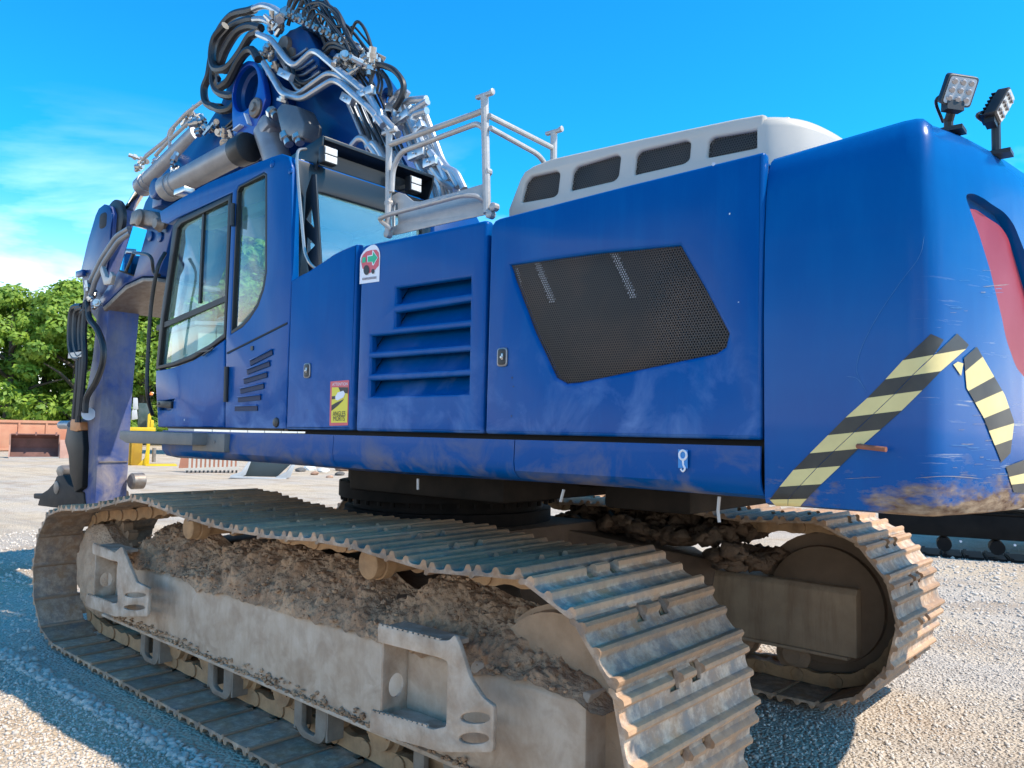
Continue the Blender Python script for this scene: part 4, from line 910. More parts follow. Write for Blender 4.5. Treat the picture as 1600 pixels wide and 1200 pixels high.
m = MB(); m.bar(W(306, 551, YS - .012), W(330, 547, YS - .012), .010, .008); m.bar(W(316, 556, YS - .012), W(334, 543, YS - .012), .008, .006); m.obj('wiper', M_black, door_o)
# vent slots in the rear lower panel of the cab
zQ = lambda x, y: (220 + x / 2.4, 220 + y / 2.4)
for p, q in (((412, 835), (494, 793)), ((400, 868), (484, 836)), ((388, 903), (474, 878)), ((375, 940), (462, 920)), ((366, 972), (450, 963)), ((354, 1005), (438, 1003))):
    a, b = W(*zQ(*p), YS - .003), W(*zQ(*q), YS - .003); m = MB(); m.bar(a, b, .008, .026, (0, 0, 1)); m.obj('vent_slot', mat('slot_navy', (0, .012, .06), .6), cab)
    m = MB(); m.bar(a + Vector((0, -.003, .017)), b + Vector((0, -.003, .017)), .016, .009); m.obj('vent_lip', M_blue, cab, bevel=.002)
m = MB(); m.bar(W(355, 552, YS - .001), W(449, 505, YS - .001), .006, .010); m.obj('panel_seam', M_dark, cab)
c = W(431, 660, YS - .004); m = MB(); m.lathe(c, (0, 1, 0), [(-.008, .012), (-.004, .026), (.008, .030)], 8); m.obj('lock_cap', M_black, cab)
c = W(394, 544, YS - .002); m = MB(); m.box((c.x - .012, YS - .006, c.z - .012), (c.x + .012, YS + .001, c.z + .012)); m.obj('plug', M_black, cab)
# roof, far wall, rear wall, floor
top = pxz([(249, 331), (285, 308), (324, 286), (380, 262.5), (425, 244.5), (440, 240)], YS)
rp = [(u, v - .006) for u, v in top] + [(-3.76, 3.14), (-3.76, 3.09), (-5.20, 3.02)]
m = MB(); m.prism(rp, side(0), YS + .052, 3.60); m.obj('cab_roof', M_blue, cab, bevel=.01)
out_ = pxz([(249, 331), (285, 308), (324, 286), (380, 262.5), (425, 244.5), (451, 244), (445.5, 670), (246.5, 667.5), (243, 577), (250.5, 495), (262, 420)], YS)
hole = [(-5.08, 2.25), (-4.98, 2.98), (-3.90, 3.05), (-3.90, 2.25)]
link('cab_right_wall', plate(out_, [hole], side(3.60), .04, .006), M_blue, cab); link('right_window', plate([(-5.1, 2.23), (-5.0, 3.0), (-3.88, 3.07), (-3.88, 2.23)], [], side(3.615), .005, .0005), M_glass, cab)
yz = lambda x0: (lambda u, v, w: Vector((x0 + w, u, v)))
link('cab_rear_wall', plate([(2.552, 1.6), (3.598, 1.6), (3.598, 3.13), (2.552, 3.13)], [rounded([(2.66, 2.20), (3.52, 2.20), (3.52, 2.98), (2.66, 2.98)], .06, 4)], yz(-3.79), .04, .006), M_visor, cab)
link('rear_window', plate([(2.64, 2.18), (3.54, 2.18), (3.54, 3.0), (2.64, 3.0)], [], yz(-3.775), .005, .0005), M_glassr, cab)
m = MB(); m.box((-5.13, YS + .055, 1.60), (-3.80, 3.59, 1.66)); m.obj('cab_floor', M_black, cab)
# windscreen: thin pillars and a pane that follows the front edge
fe = [(-5.13, 1.62), (-5.215, 1.90), (-5.20, 2.32), (-5.13, 2.70), (-5.10, 3.0)]
fe = [(XZ(*p, YS)) for p in ((246.5, 667), (243.5, 579), (251, 495), (262, 420), (270, 352))]
vs = []
for (x, z) in fe: vs += [(x + .004, YS + .05, z), (x + .004, 3.59, z)]
m = MB(); m.add(vs, [(2 * i, 2 * i + 1, 2 * i + 3, 2 * i + 2) for i in range(len(fe) - 1)]); m.obj('windscreen', M_screen, cab, ang=60)
m = MB()
for y in (YS + .045, 3.58): m.tube([(x, y, z) for x, z in fe] , .022, 8)
m.obj('front_pillar', M_rubber, cab)
# inside
m = MB(); m.box((-4.72, 2.78, 1.80), (-4.22, 3.28, 1.97)); m.prism([(-4.30, 1.9), (-4.16, 1.9), (-4.02, 2.62), (-4.12, 2.66)], side(0), 2.80, 3.26); m.prism([(-4.10, 2.66), (-4.02, 2.64), (-3.98, 2.86), (-4.05, 2.87)], side(0), 2.90, 3.16); m.obj('operator_seat', M_seat, cab, bevel=.03)
m = MB(); m.box((-4.9, 3.34, 1.66), (-4.0, 3.56, 2.12)); m.obj('console', M_trim, cab, bevel=.02)
m = MB(); m.box((-5.02, 3.36, 2.25), (-4.98, 3.56, 2.42)); m.box((-5.0, 3.44, 1.9), (-4.98, 3.48, 2.26)); m.obj('monitor', M_black, cab, bevel=.005)
m = MB(); m.tube(bend([(-3.86, 2.75, 2.40), (-3.86, 2.75, 2.72), (-3.86, 2.98, 2.72), (-3.86, 2.98, 2.40), (-3.86, 2.80, 2.36)], .05), .010, 8); m.obj('inside_grab_rail', M_black, cab)
m = MB(); m.box((-4.95, 2.62, 2.93), (-4.1, 2.70, 2.99)); m.obj('headliner_box', M_trim, cab, bevel=.01)
# visor with two lamps over the rear window
m = MB(); fr = side(0)
m.prism([(-3.68, 3.287), (-3.68, 3.265), (-3.80, 3.245), (-3.80, 3.02), (-3.83, 2.99), (-3.85, 2.99), (-3.835, 3.22), (-4.0, 3.20), (-4.0, 3.23)], fr, 2.68, 3.54)
for y in (2.665, 3.54): m.prism([(-3.68, 3.287), (-3.69, 3.22), (-3.80, 2.99), (-4.0, 3.05), (-4.0, 3.23)], fr, y, y + .014)
vz = m.obj('visor', M_visor, cab, bevel=.003)
m = MB(); m.box((-3.88, 2.60, 2.985), (-3.795, 3.56, 3.16)); m.obj('rear_header', M_visor, cab, bevel=.01)
for px, py in ((517, 243), (650, 288)):
    c = W(px, py, x=-3.66); m = MB(); m.box((c.x - .055, c.y - .048, c.z - .05), (c.x, c.y + .048, c.z + .05)); lb = m.obj('rear_lamp', M_black, cab, bevel=.008)
    for zz in (-.023, .023):
        m = MB(); m.box((c.x + .0005, c.y - .042, c.z + zz - .020), (c.x + .006, c.y + .042, c.z + zz + .020)); m.obj('lamp_lens', M_lens, cab, bevel=.003)
    m = MB(); m.box((c.x - .15, c.y - .012, c.z - .012), (c.x - .056, c.y + .012, c.z + .012)); m.obj('lamp_bracket', M_fit, cab)
# strut with triangular cut-outs, bent grab rail
st = [(486, 280), (492, 276), (501, 425), (484, 416), (474, 345)]
yst = 2.60
link('guard_strut', plate(pxz([(478, 300), (487, 272), (493, 272), (503, 440), (484, 432), (474, 380)], yst), [pxz([(486, 322), (491, 357), (477, 341)], yst), pxz([(479, 369), (492, 383), (480, 396)], yst)], side(yst), .012, .002), M_visor, cab)
m = MB(); m.tube(bend([W(478, 233, 2.62), W(464, 234, 2.53), W(464, 262, 2.53), W(476, 395, 2.53), W(484, 412, 2.53), W(494, 421, 2.56)], .06), .009, 8); m.obj('grab_rail', mat('brushed_rail', (.4, .38, .35), .35, metal=.8), cab)
m = MB(); c = W(455, 268, YS - .0); m.lathe(c, (0, 1, 0), [(-.012, .010), (-.010, .016), (0, .016)], 10); c = W(426, 256, YS); m.lathe(c, (0, 1, 0), [(-.010, .012), (-.004, .022), (.004, .024)], 12); m.obj('bolt_cap', M_blue, cab)
# roof marker, front handrail, mirror
a = W(288, 300, 2.56); m = MB(); m.box(a - Vector((.07, .04, .02)), a + Vector((.07, .04, .02))); m.obj('roof_latch', M_fit, cab, bevel=.006)
m = MB(); m.tube(catmull([W(258, 395, 2.46), W(246, 420, 2.40), W(236, 480, 2.40), W(231, 560, 2.40), W(230, 615, 2.40), W(238, 648, 2.48)], 6), .013, 8); m.obj('front_handrail', M_black, cab)
mq = [W(208, 353, y=2.42), W(230, 359, y=2.44), W(210, 430, y=2.44), W(187, 422, y=2.42)]
# the mirror glass faces back and slightly outward
ctr = sum(mq, Vector()) / 4; n_ = (mq[1] - mq[0]).cross(mq[3] - mq[0]).normalized()
hx = (W(219, 391, x=ctr.x)).y
mc = [W(208, 353, x=-5.72), W(230, 359, x=-5.70), W(210, 430, x=-5.66), W(187, 422, x=-5.68)]
nn = (mc[1] - mc[0]).cross(mc[3] - mc[0]).normalized(); nn = nn if nn.x > 0 else -nn
cc = sum(mc, Vector()) / 4
m = MB(); m.add([cc + (p - cc) * 1.06 - nn * .004 for p in mc] + [cc + (p - cc) * .9 - nn * .06 for p in mc], [(0, 1, 2, 3), (7, 6, 5, 4), (0, 4, 5, 1), (1, 5, 6, 2), (2, 6, 7, 3), (3, 7, 4, 0)])
mo = m.obj('wing_mirror', M_black, cab, bevel=.006)
m = MB(); m.add([cc + (p - cc) * .99 + nn * .001 for p in mc], [(0, 1, 2, 3)]); m.obj('mirror_glass', M_mirror, cab)
m = MB(); m.tube(catmull([cc - nn * .05, W(234, 400, 2.46), W(240, 425, 2.48), W(249, 430, 2.49)], 5), .012, 8); m.obj('mirror_arm', M_black, cab)

# grey step below the cab door
m = MB(); a, b = W(186, 681, 2.36), W(297, 692, 2.36)
m.prism([(a.x, 1.580), (b.x + .02, 1.580), (b.x + .02, 1.505), (a.x + .1, 1.500), (a.x, 1.525)], side(0), 2.36, 2.52); st_ = m.obj('cab_step', M_step, EX, bevel=.008)
m = MB(); m.box((-4.60, 2.452, 1.470), (-4.235, 2.52, 1.578)); m.obj('step_block', M_step, st_, bevel=.006)
for q in (-4.50, -4.34):
    m = MB(); m.cyl((q, 2.448, 1.53), (q, 2.456, 1.53), .010, 8); m.obj('step_bolt', M_step, st_)

# ------------------------------------------------------------------ air intake cover on the hood
YI = 2.86; zB = lambda x, y: (760 + x / 2.609, 160 + y / 2.609)
IP = [(794, 345), (794, 327), (812, 280), (819, 268), (833, 259), (860, 248), (1000, 216.5), (1150, 185), (1190, 178), (1194, 179), (1190, 260)]
IW = [[(140, 408), (160, 330), (182, 303), (284, 280), (298, 290), (288, 372), (272, 384)], [(340, 360), (350, 288), (368, 263), (530, 214), (545, 222), (536, 300), (520, 318)], [(600, 295), (609, 218), (628, 198), (815, 155), (831, 165), (825, 232), (803, 248)], [(897, 225), (905, 162), (924, 143), (1108, 112), (1127, 125), (1122, 165), (1098, 185)]]
ih = [rounded(pxz([zB(*p) for p in w], YI), .012, 3) for w in IW]
ip = pxz(IP, YI)
box_ = link('intake_cover', plate(ip, ih, side(YI), .05, .012, 3), M_grey, EX, 40)
for h in ih: link('intake_grille', plate(h, [], side(YI + .016), .004, .0005), M_grille2, box_)
tx_ = [u for u, v in ip[1:-2]]; tz_ = [v for u, v in ip[1:-2]]; xe, ze = ip[-3]
pl_ = [(x, YI + .052, z) for x, z in zip(tx_, tz_)] + [(xe + dx, YI + dy, ze - dz) for dx, dy, dz in ((.035, .012, .002), (.085, .045, .006), (.14, .10, .014), (.19, .18, .03), (.23, .30, .05), (.25, .5, .065), (.25, 1.94, .065))] + [(x, YI + 1.94, z) for x, z in zip(reversed(tx_), reversed(tz_))]
k = len(pl_); nt0 = len(tx_)
m = MB(); vs = [(x, y, 2.50) for x, y, z in pl_] + [(x, y, z) for x, y, z in pl_]
fs = [(i, (i + 1) % k, (i + 1) % k + k, i + k) for i in range(k)] + [tuple(range(k - 1, -1, -1))]
fs += [(k + i, k + i + 1, k + k - 2 - i, k + k - 1 - i) for i in range(nt0 - 1)] + [tuple(k + i for i in range(nt0 - 1, nt0 + 8))]
m.add([(min(v[0], xe + .1), max(v[1], YI + .052), v[2] - (.004 if v[2] > 2.5 else 0)) for v in vs], fs); m.obj('cover_body', M_grey, box_, bevel=.012, seg=3)
cur = catmull([(xe - .016, YI - .0015, ze), (xe + .03, YI + .004, ze - .001), (xe + .09, YI + .040, ze - .006), (xe + .15, YI + .10, ze - .016), (xe + .20, YI + .19, ze - .034), (xe + .235, YI + .32, ze - .052), (xe + .25, YI + .52, ze - .065), (xe + .25, YI + 1.94, ze - .065)], 4)
vs = []; lv_ = [(-9, 0), (-.05, 0), (-.026, .006), (-.010, .020), (-.001, .045), (.006, .12), (.008, .26)]
for i, p in enumerate(cur):
    t = (cur[min(i + 1, len(cur) - 1)] - cur[max(i - 1, 0)]); nrm = Vector((-t.y, t.x, 0)).normalized()
    for dz, ins in lv_: q = p + nrm * ins; vs.append((q.x, q.y, 2.5 if dz < -1 else p.z + dz))
kk = len(lv_); m = MB(); m.add(vs, [(i * kk + j, (i + 1) * kk + j, (i + 1) * kk + j + 1, i * kk + j + 1) for i in range(len(cur) - 1) for j in range(kk - 1)]); m.obj('cover_end', M_grey, box_, ang=60)
m = MB(); m.prism([(u, v) for u, v in ip[1:-1]] + [(ip[-2][0], 2.5), (ip[0][0], 2.5)], side(0), YI + .030, YI + .046); m.obj('cover_liner', M_dark, box_)

# ------------------------------------------------------------------ railing over the louvred door
YR = 2.70
def rail(name, pts, r, parent): m = MB(); m.tube(pts, r, 10); return m.obj(name, M_rail, parent)
pB = W(757, 150, YR); pA = W(608, 207, YR)
rl = rail('railing', [W(761, 333, YR), pB], .019, EX)
rail('post', [W(606, 368, YR), pA], .017, rl)
pC0, pC1 = Vector((-2.45, 3.225, 2.5)), Vector((-2.45, 3.218, 3.185)); rail('post', [pC0, pC1], .018, rl)
for p in (pB, pA, pC1):
    m = MB(); m.box(p + Vector((-.05, -.012, -.006)), p + Vector((.05, .012, .012))); m.lathe(p + Vector((.035, 0, .008)), (1, 0, 0), [(0, .012), (.02, .016)], 10); m.obj('post_cap', M_rail, rl, bevel=.003)
rail('top_rail', bend([W(609, 226, YR), W(745, 177, YR), W(754, 173, YR)], .05), .015, rl)
rail('mid_rail', bend([W(612, 300, YR), W(614, 262, YR), W(627, 237, YR), W(745, 193, YR), W(756, 200, YR), W(757, 215, YR)], .05), .014, rl)
rail('top_rail', [W(764, 181, YR), Vector((-2.45, 3.2, 3.10))], .014, rl)
rail('mid_rail', bend([W(766, 200, YR), Vector((-2.45, 3.10, 3.03)), Vector((-2.45, 3.19, 2.97)), Vector((-2.45, 3.20, 2.9))], .05), .013, rl)
rail('toe_rail', bend([W(612, 358, YR), W(597, 347, YR - .02), W(593, 342, YR - .03), W(605, 336, YR - .05), W(722, 305, YR - .05), W(745, 306, YR - .03), W(758, 314, YR)], .04), .012, rl)
link('toe_plate', plate(rounded(pxz([(612, 306), (622, 300), (632, 303), (645, 314), (655, 315), (712, 300), (755, 287), (765, 334), (612, 368)], YR + .03), .01, 2), [rounded(pxz([(616, 320), (621, 316), (622, 350), (616, 354)], YR + .03), .008, 2)], side(YR + .03), .008, .002), M_rail, rl)
for px, py in ((603, 316), (602, 365), (757, 267), (768, 322), (762, 334)):
    c = W(px, py, YR - .015); m = MB(); m.lathe(c, (0, 1, 0), [(0, .012), (.005, .020), (.035, .020)], 10); m.obj('clamp', M_rail, rl)

# ------------------------------------------------------------------ stickers
def dec(name, px, mt, parent, off, corner=0):
    o = pxz(px, YS - off); o = rounded(o, corner, 5) if corner else o
    return link(name, flat(o, side(YS - off)), mt, parent)
zS = lambda x, y: (540 + x / 13.333, 370 + y / 13.333)
dec('direction_sticker', [zS(*p) for p in ((290, 985), (700, 930), (720, 400), (715, 330), (690, 250), (650, 190), (600, 160), (530, 175), (440, 235), (370, 310), (325, 380), (305, 450))], M_white, d2, .002)
dec('sticker_disc', [zS(*p) for p in ((320, 520), (330, 440), (365, 370), (430, 305), (530, 275), (640, 268), (690, 330), (700, 460), (690, 600), (620, 680), (500, 760), (430, 700), (350, 660))], M_red, d2, .003)
dec('sticker_arrow', [zS(*p) for p in ((450, 395), (550, 375), (556, 280), (580, 290), (672, 435), (580, 600), (552, 585), (548, 525), (450, 530))], M_white, d2, .004)
dec('sticker_arrow', [zS(*p) for p in ((460, 412), (562, 395), (572, 312), (660, 435), (572, 575), (562, 520), (460, 522))], M_green, d2, .005)
dec('sticker_arrow', [zS(*p) for p in ((350, 435), (418, 420), (415, 530), (345, 545))], M_green, d2, .005)
dec('sticker_wheel', [(540 + (432 + 60 * math.cos(t)) / 13.333, 370 + (692 + 104 * math.sin(t)) / 13.333) for t in np.linspace(0, 6.28, 20)[:-1]], M_ink, d2, .005)
dec('sticker_wheel', [(540 + (567 + 32 * math.cos(t)) / 13.333, 370 + (720 + 52 * math.sin(t)) / 13.333) for t in np.linspace(0, 6.28, 16)[:-1]], M_ink, d2, .005)
for i in range(11):
    x = 350 + i * 27; y0 = 855 - i * 3.2; dec('sticker_letter', [zS(x, y0), zS(x + 15, y0 - 2), zS(x + 15, y0 + 48), zS(x, y0 + 50)], mat('faded_print', (.22, .16, .18), .5), d2, .004)
zW = lambda x, y: (500 + x / 12, 580 + y / 12)
dec('blind_spot_sticker', [zW(*p) for p in ((195, 195), (545, 165), (525, 1015), (175, 1025))], M_red, d1, .002, .006)
dec('sticker_field', [zW(*p) for p in ((225, 305), (527, 300), (508, 962), (208, 966))], M_yellow, d1, .003)
dec('sticker_shape', [zW(*p) for p in ((345, 303), (525, 301), (521, 420), (380, 390))], M_ink, d1, .004)
dec('sticker_shape', [zW(*p) for p in ((222, 470), (290, 465), (290, 520), (221, 530))], M_ink, d1, .004)
dec('sticker_shape', [zW(*p) for p in ((216, 640), (300, 590), (450, 520), (420, 560), (330, 650), (213, 745))], M_ink, d1, .004)
dec('sticker_shape', [zW(*p) for p in ((285, 480), (330, 400), (440, 365), (470, 420), (440, 490), (330, 548), (290, 530))], M_white, d1, .005)
for txt, cx, cy, wpx, spx, mt in (('ATTENTION', 375, 245, 285, 62, M_white), ('ANGLES', 355, 800, 235, 100, M_ink), ('MORTS', 352, 893, 215, 100, M_ink)):
    c = W(*zW(cx, cy), YS - .005); wd = abs(W(*zW(cx + wpx / 2, cy), YS).x - W(*zW(cx - wpx / 2, cy), YS).x)
    link('lettering', text_mesh(txt, spx / 12 / FPX * 3.9 * 1.3, side(YS - .005), c.x, c.z, wd), mt, d1)
sk = [o for o in EX.children if o.name.startswith('skirt_panel')][-1]
dec('hook_sticker', [(1059.5, 702), (1074.5, 703), (1074.5, 732), (1059.5, 731)], mat('pale_blue_print', (.02, .22, .55), .4), sk, .018)
c = W(1067, 711, YS - .02); m = MB(); m.tube([c + Vector((.014 * math.cos(t), 0, .016 * math.sin(t))) for t in np.linspace(0, 6.28, 16)], .004, 6); m.tube(catmull([c + Vector((0, 0, -.016)), c + Vector((.002, 0, -.034)), c + Vector((.008, 0, -.046)), c + Vector((0, 0, -.056)), c + Vector((-.008, 0, -.048))], 4), .0035, 6); m.obj('hook_mark', M_white, sk)
for (p, q) in (((881, 765), (876, 784)), ((1124, 776), (1122, 798)), ((1122, 798), (1124, 816)), ((653, 748), (653, 765))):
    m = MB(); m.tube([W(*p, 2.56), W(*q, 2.56)], .006, 6); m.obj('drain_hose', M_rail, EX)
# ------------------------------------------------------------------ boom, front boom and stick
YN, YF = 3.74, 4.30
def slab(name, px, y, y1, mt, parent, bevel=.015, holes=None):
    m = MB(); m.prism(pxz(px, y), side(0), y, y1); return m.obj(name, mt, parent, bevel=bevel)
boom = slab('boom', [(505, 420), (470, 330), (432, 230), (416, 150), (424, 85), (440, 55), (468, 38), (498, 44), (520, 72), (560, 132), (600, 190), (636, 255), (672, 330), (680, 420)], YN, YF, M_boomblue, EX, .03)
# top bracket with its pin
tb = slab('top_bracket', [(438, 62), (452, 46), (468, 41), (480, 48), (496, 78), (500, 104), (488, 122), (468, 112), (450, 92), (440, 80)], 3.62, YN - .001, M_boomblue, boom, .02)
m = MB(); c = W(446, 72, 3.61); m.lathe(c, (0, 1, 0), [(-.03, .05), (-.028, .075), (.02, .08)], 18); c = W(455, 84, 3.61); m.lathe(c, (0, 1, 0), [(-.01, .05), (.02, .055)], 14); m.obj('bracket_pin', M_pin, boom)
# plate with the big bore
zP = lambda x, y: (200 + x / 4.614, 60 + y / 4.614)
hp = rounded(pxz([zP(*p) for p in ((752, 350), (770, 260), (800, 200), (860, 158), (915, 165), (945, 215), (975, 320), (992, 430), (960, 540), (925, 630), (880, 760), (845, 800), (790, 760), (757, 690), (748, 560))], 3.52), .03, 3)
cH = XZ(*zP(842, 362), 3.52)
hpl = link('bore_plate', plate(hp, [ell(cH[0], cH[1], .195, .195, 32)], side(3.52), .06, .008, 3), mat('blue_paint_plate', (.001, .045, .33), .3, coat=.5), boom)
m = MB(); n = 32                                                       # tube of the bore
vs = []
for yy, rr in ((3.53, .198), (3.60, .19), (3.62, .165), (3.80, .165)): vs += [(cH[0] + rr * math.cos(2 * math.pi * i / n), yy, cH[1] + rr * math.sin(2 * math.pi * i / n)) for i in range(n)]
fs = [(q * n + i, q * n + (i + 1) % n, (q + 1) * n + (i + 1) % n, (q + 1) * n + i) for q in range(3) for i in range(n)] + [tuple(3 * n + i for i in range(n))]
m.add(vs, fs); m.obj('bore_tube', M_boomblue, boom)
for (x, y, r_) in ((912, 498, .085), (802, 757, .10)):
    c = W(*zP(x, y), 3.50); m = MB(); m.lathe(c, (0, 1, 0), [(-.03, .018), (-.03, .035), (-.012, .04), (-.012, r_ * .8), (0, r_), (.03, r_)], 20); m.obj('pin_boss', M_pin, boom)
for a, b in (((850, 545), (878, 620)), ((768, 665), (820, 625))):
    m = MB(); m.bar(W(*zP(*a), 3.50), W(*zP(*b), 3.50), .012, .04, (0, 1, 0)); m.obj('lock_plate', M_white, boom)
slab('shadow_web', [(390, 245), (405, 180), (414, 120), (432, 90), (440, 150), (445, 250)], 3.60, YN - .002, M_boomblue, boom)
# front boom section down to the stick pivot
fb = slab('front_boom', [(345, 160), (362, 112), (398, 104), (414, 165), (398, 250), (320, 300), (272, 345), (258, 400), (246, 432), (222, 432), (196, 444), (160, 480), (153, 470), (196, 405), (214, 352), (226, 315), (250, 275), (290, 232), (322, 195)], 3.70, 4.36, M_boomblue, EX, .02)
slab('underside_wear_plate', [(246, 434), (222, 434), (196, 446), (160, 481), (163, 486), (198, 452), (224, 440), (247, 440)], 3.69, 4.37, M_pin, fb, .004)
for px, py in ((235, 369), (250, 370)):
    c = W(px, py, 3.69); m = MB(); m.lathe(c, (0, 1, 0), [(-.015, .03), (-.010, .05), (.02, .055)], 16); m.obj('boss', M_boomblue, fb)
# cylinders
def cylinder(name, p, q, y0, y1, r_, rod, parent, collar=True):
    a, b = W(*p, y0), W(*q, y1); d_ = (b - a).normalized(); m = MB(); m.tube([a, b], r_, 24)
    cy = m.obj(name, M_cyl, parent)
    m = MB(); m.tube([a - d_ * .03, a + d_ * .10], r_ * 1.12, 24); m.tube([a + d_ * .16, a + d_ * .19], r_ * 1.06, 24); m.obj('gland', M_cyl, cy, bevel=.005)
    if rod: m = MB(); m.tube([a, W(*rod, y0)], r_ * .55, 18); m.obj('rod', M_chrome, cy)
    return cy
c1 = cylinder('stick_cylinder', (264, 294), (374, 236), 3.48, 3.48, .108, None, EX)
m = MB(); a, b = W(372, 238, 3.48), W(390, 230, 3.48); m.tube([a, b], .125, 20); m.obj('cylinder_foot', M_black, c1, bevel=.01)
m = MB(); a = W(252, 297, 3.50); m.lathe(a, (0, 1, 0), [(-.08, .06), (-.075, .10), (.12, .11)], 18); m.box(a + Vector((-.14, -.02, -.16)), a + Vector((.05, .3, .05))); m.obj('front_bracket', M_boomblue, c1, bevel=.015)
c2 = cylinder('adjusting_cylinder', (224, 291), (312, 207), 3.96, 3.90, .098, (188, 350), EX)
# pin link between rod and stick
lk = slab('rod_link', [(200, 352), (204, 330), (214, 325), (240, 330), (252, 344), (246, 356), (228, 352), (212, 350)], 3.62, 4.1, M_pin, fb, .03)
m = MB(); c = W(216, 340, 3.60); m.lathe(c, (0, 1, 0), [(-.02, .05), (0, .085), (.05, .09)], 18); m.obj('link_pin', M_pin, fb); m = MB(); c = W(243, 349, 3.60); m.lathe(c, (0, 1, 0), [(-.01, .05), (.05, .08)], 14); m.obj('link_pin', M_pin, fb)
# hoist cylinder head beside the cab roof
m = MB(); a, b = W(418, 205, 3.56), W(438, 262, 3.56); m.tube([a, b], .115, 22); hc = m.obj('hoist_cylinder', M_cyl, EX)
m = MB(); m.lathe(W(414, 200, 3.50), (0, 1, 0), [(-.03, .06), (-.02, .11), (.14, .11)], 18); m.bar(W(405, 215, 3.5), W(425, 190, 3.5), .10, .10); m.obj('cylinder_eye', M_cyl, hc, bevel=.02)
vb = slab('valve_block', [(430, 172), (440, 160), (462, 165), (474, 190), (472, 215), (440, 212)], 3.42, 3.60, mat('valve_grey', (.10, .115, .13), .35, metal=.3, noise_col=(.16, .16, .16), nscale=12, namt=.6), boom, .02)
for p, q in (((446, 210), (452, 226)), ((466, 212), (469, 224)), ((424, 175), (432, 182)), ((441, 160), (443, 152))):
    m = MB(); m.tube([W(*p, 3.45), W(*q, 3.45)], .035, 12); m.tube([W(*p, 3.45), W((p[0] + q[0]) / 2, (p[1] + q[1]) / 2, 3.45)], .05, 8); m.obj('valve_port', M_fit, boom)

# stick
YK = W(207, 620, x=W(158, 620, 3.72).x).y
stick = slab('stick', [(150, 338), (155, 327), (164, 320), (173, 322), (177, 334), (173, 400), (168, 440), (170, 478), (158, 620), (148, 790), (121, 790), (128, 650), (144, 560), (150, 500), (132, 474), (127, 428), (138, 380)], 3.72, YK, M_stick, EX, .015)
m = MB(); c = W(163, 345, 3.715); me = plate([(c.x + u * 1.6, c.z + v) for u, v in rounded([(-.06, -.09), (.06, -.09), (.06, .09), (-.06, .09)], .055, 5)], [], side(3.700), .015, .004); link('slot_plate', me, M_dark, stick)
slab('stick_cheek', [(149, 337), (154, 326), (163, 319), (171, 321), (174, 334), (170, 400), (164, 432), (126, 424), (137, 378)], 3.702, 3.719, M_boomblue, stick, .004)
m = MB(); a, b = W(126, 427, 3.70), W(134, 427, 3.70); m.box((a.x - .05, 3.66, a.z - .05), (b.x, 3.71, b.z + .04)); m.obj('stop_lug', M_boomblue, stick, bevel=.01)
for y0 in (3.78,):                                               # sheaves / hose reel in the top of the stick
    m = MB()
    for k in range(3): c = W(176, 345, 3.76 + k * .08); m.lathe(c, (0, 1, 0), [(0, .22), (.01, .24), (.05, .24), (.06, .22)], 24)
    m.obj('hose_guide', M_black, stick)
m = MB(); a = W(208, 742, x=-8.93); p0 = W(151.5, 722, 3.715); 
m.box((p0.x - .02, 3.735, p0.z - .006), (p0.x + .012, YK - .015, p0.z + .006)); m.obj('weld_seam', M_pin, stick)
m = MB(); c = W(203, 752, x=-8.9); m.lathe(c, (0, 1, 0), [(0, .07), (.02, .09), (.14, .09), (.16, .06)], 16); m.obj('pivot_end', M_pin, stick)
# coupler and bucket linkage at the foot of the stick
slab('linkage', [(100, 690), (104, 668), (114, 662), (128, 668), (130, 700), (128, 762), (116, 770), (108, 740), (106, 712)], 3.66, 3.98, mat('greasy_black', (.005, .005, .006), .5, noise_col=(.018, .016, .014), nscale=10, namt=.6, spec=.2), stick, .02)
slab('coupler', [(63, 772), (52, 771), (52, 779), (61, 780), (58, 790), (90, 794), (132, 790), (130, 770), (118, 764), (106, 756), (98, 742), (88, 744), (84, 754), (74, 765)], 3.70, 4.2, mat('coupler_steel', (.035, .028, .024), .7, spec=.2, noise_col=(.08, .055, .04), nscale=6, namt=.7), stick, .015)
slab('coupler_hook', [(90, 745), (87, 736), (90, 729), (95, 727), (100, 733), (99, 741), (95, 747)], 3.85, 4.05, M_pin, stick, .01)
m = MB(); c = W(86, 762, 3.68); m.lathe(c, (0, 1, 0), [(0, .05), (.01, .075), (.06, .08)], 16); m.obj('coupler_pin', M_pin, stick)
m = MB(); m.tube([W(96, 664, 3.74), W(112, 664, 3.74)], .05, 12); m.obj('tilt_cylinder', M_cyl, stick)
slab('orange_guard', [(109, 672), (110, 657), (114, 652), (118, 656), (125, 659), (126, 672), (118, 674)], 3.64, 3.72, mat('orange_rust_guard', (.62, .25, .08), .6, noise_col=(.45, .17, .07), nscale=10, namt=.7), stick, .006)
m = MB(); c = W(138, 647, 3.66); m.lathe(c, (1, -.2, .1), [(-.06, .05), (0, .07), (.015, .07)], 16); m.obj('stick_lamp', M_white, stick)

# ------------------------------------------------------------------ hoses and pipes
def hose(px, y, r_, parent, ys=None):
    ys = ys or [y] * len(px); pts = [W(a, b, yy) for (a, b), yy in zip(px, ys)]
    m = MB(); m.tube(catmull(pts, 7), r_, 8); return m.obj('hose', M_hose, parent)
def pipe(px, y, r_, parent, mt=None, ys=None):
    ys = ys or [y] * len(px); pts = [W(a, b, yy) for (a, b), yy in zip(px, ys)]
    m = MB(); m.tube(bend(pts, .07), r_ * .88, 10); return m.obj('pipe', mt or M_pipe, parent)
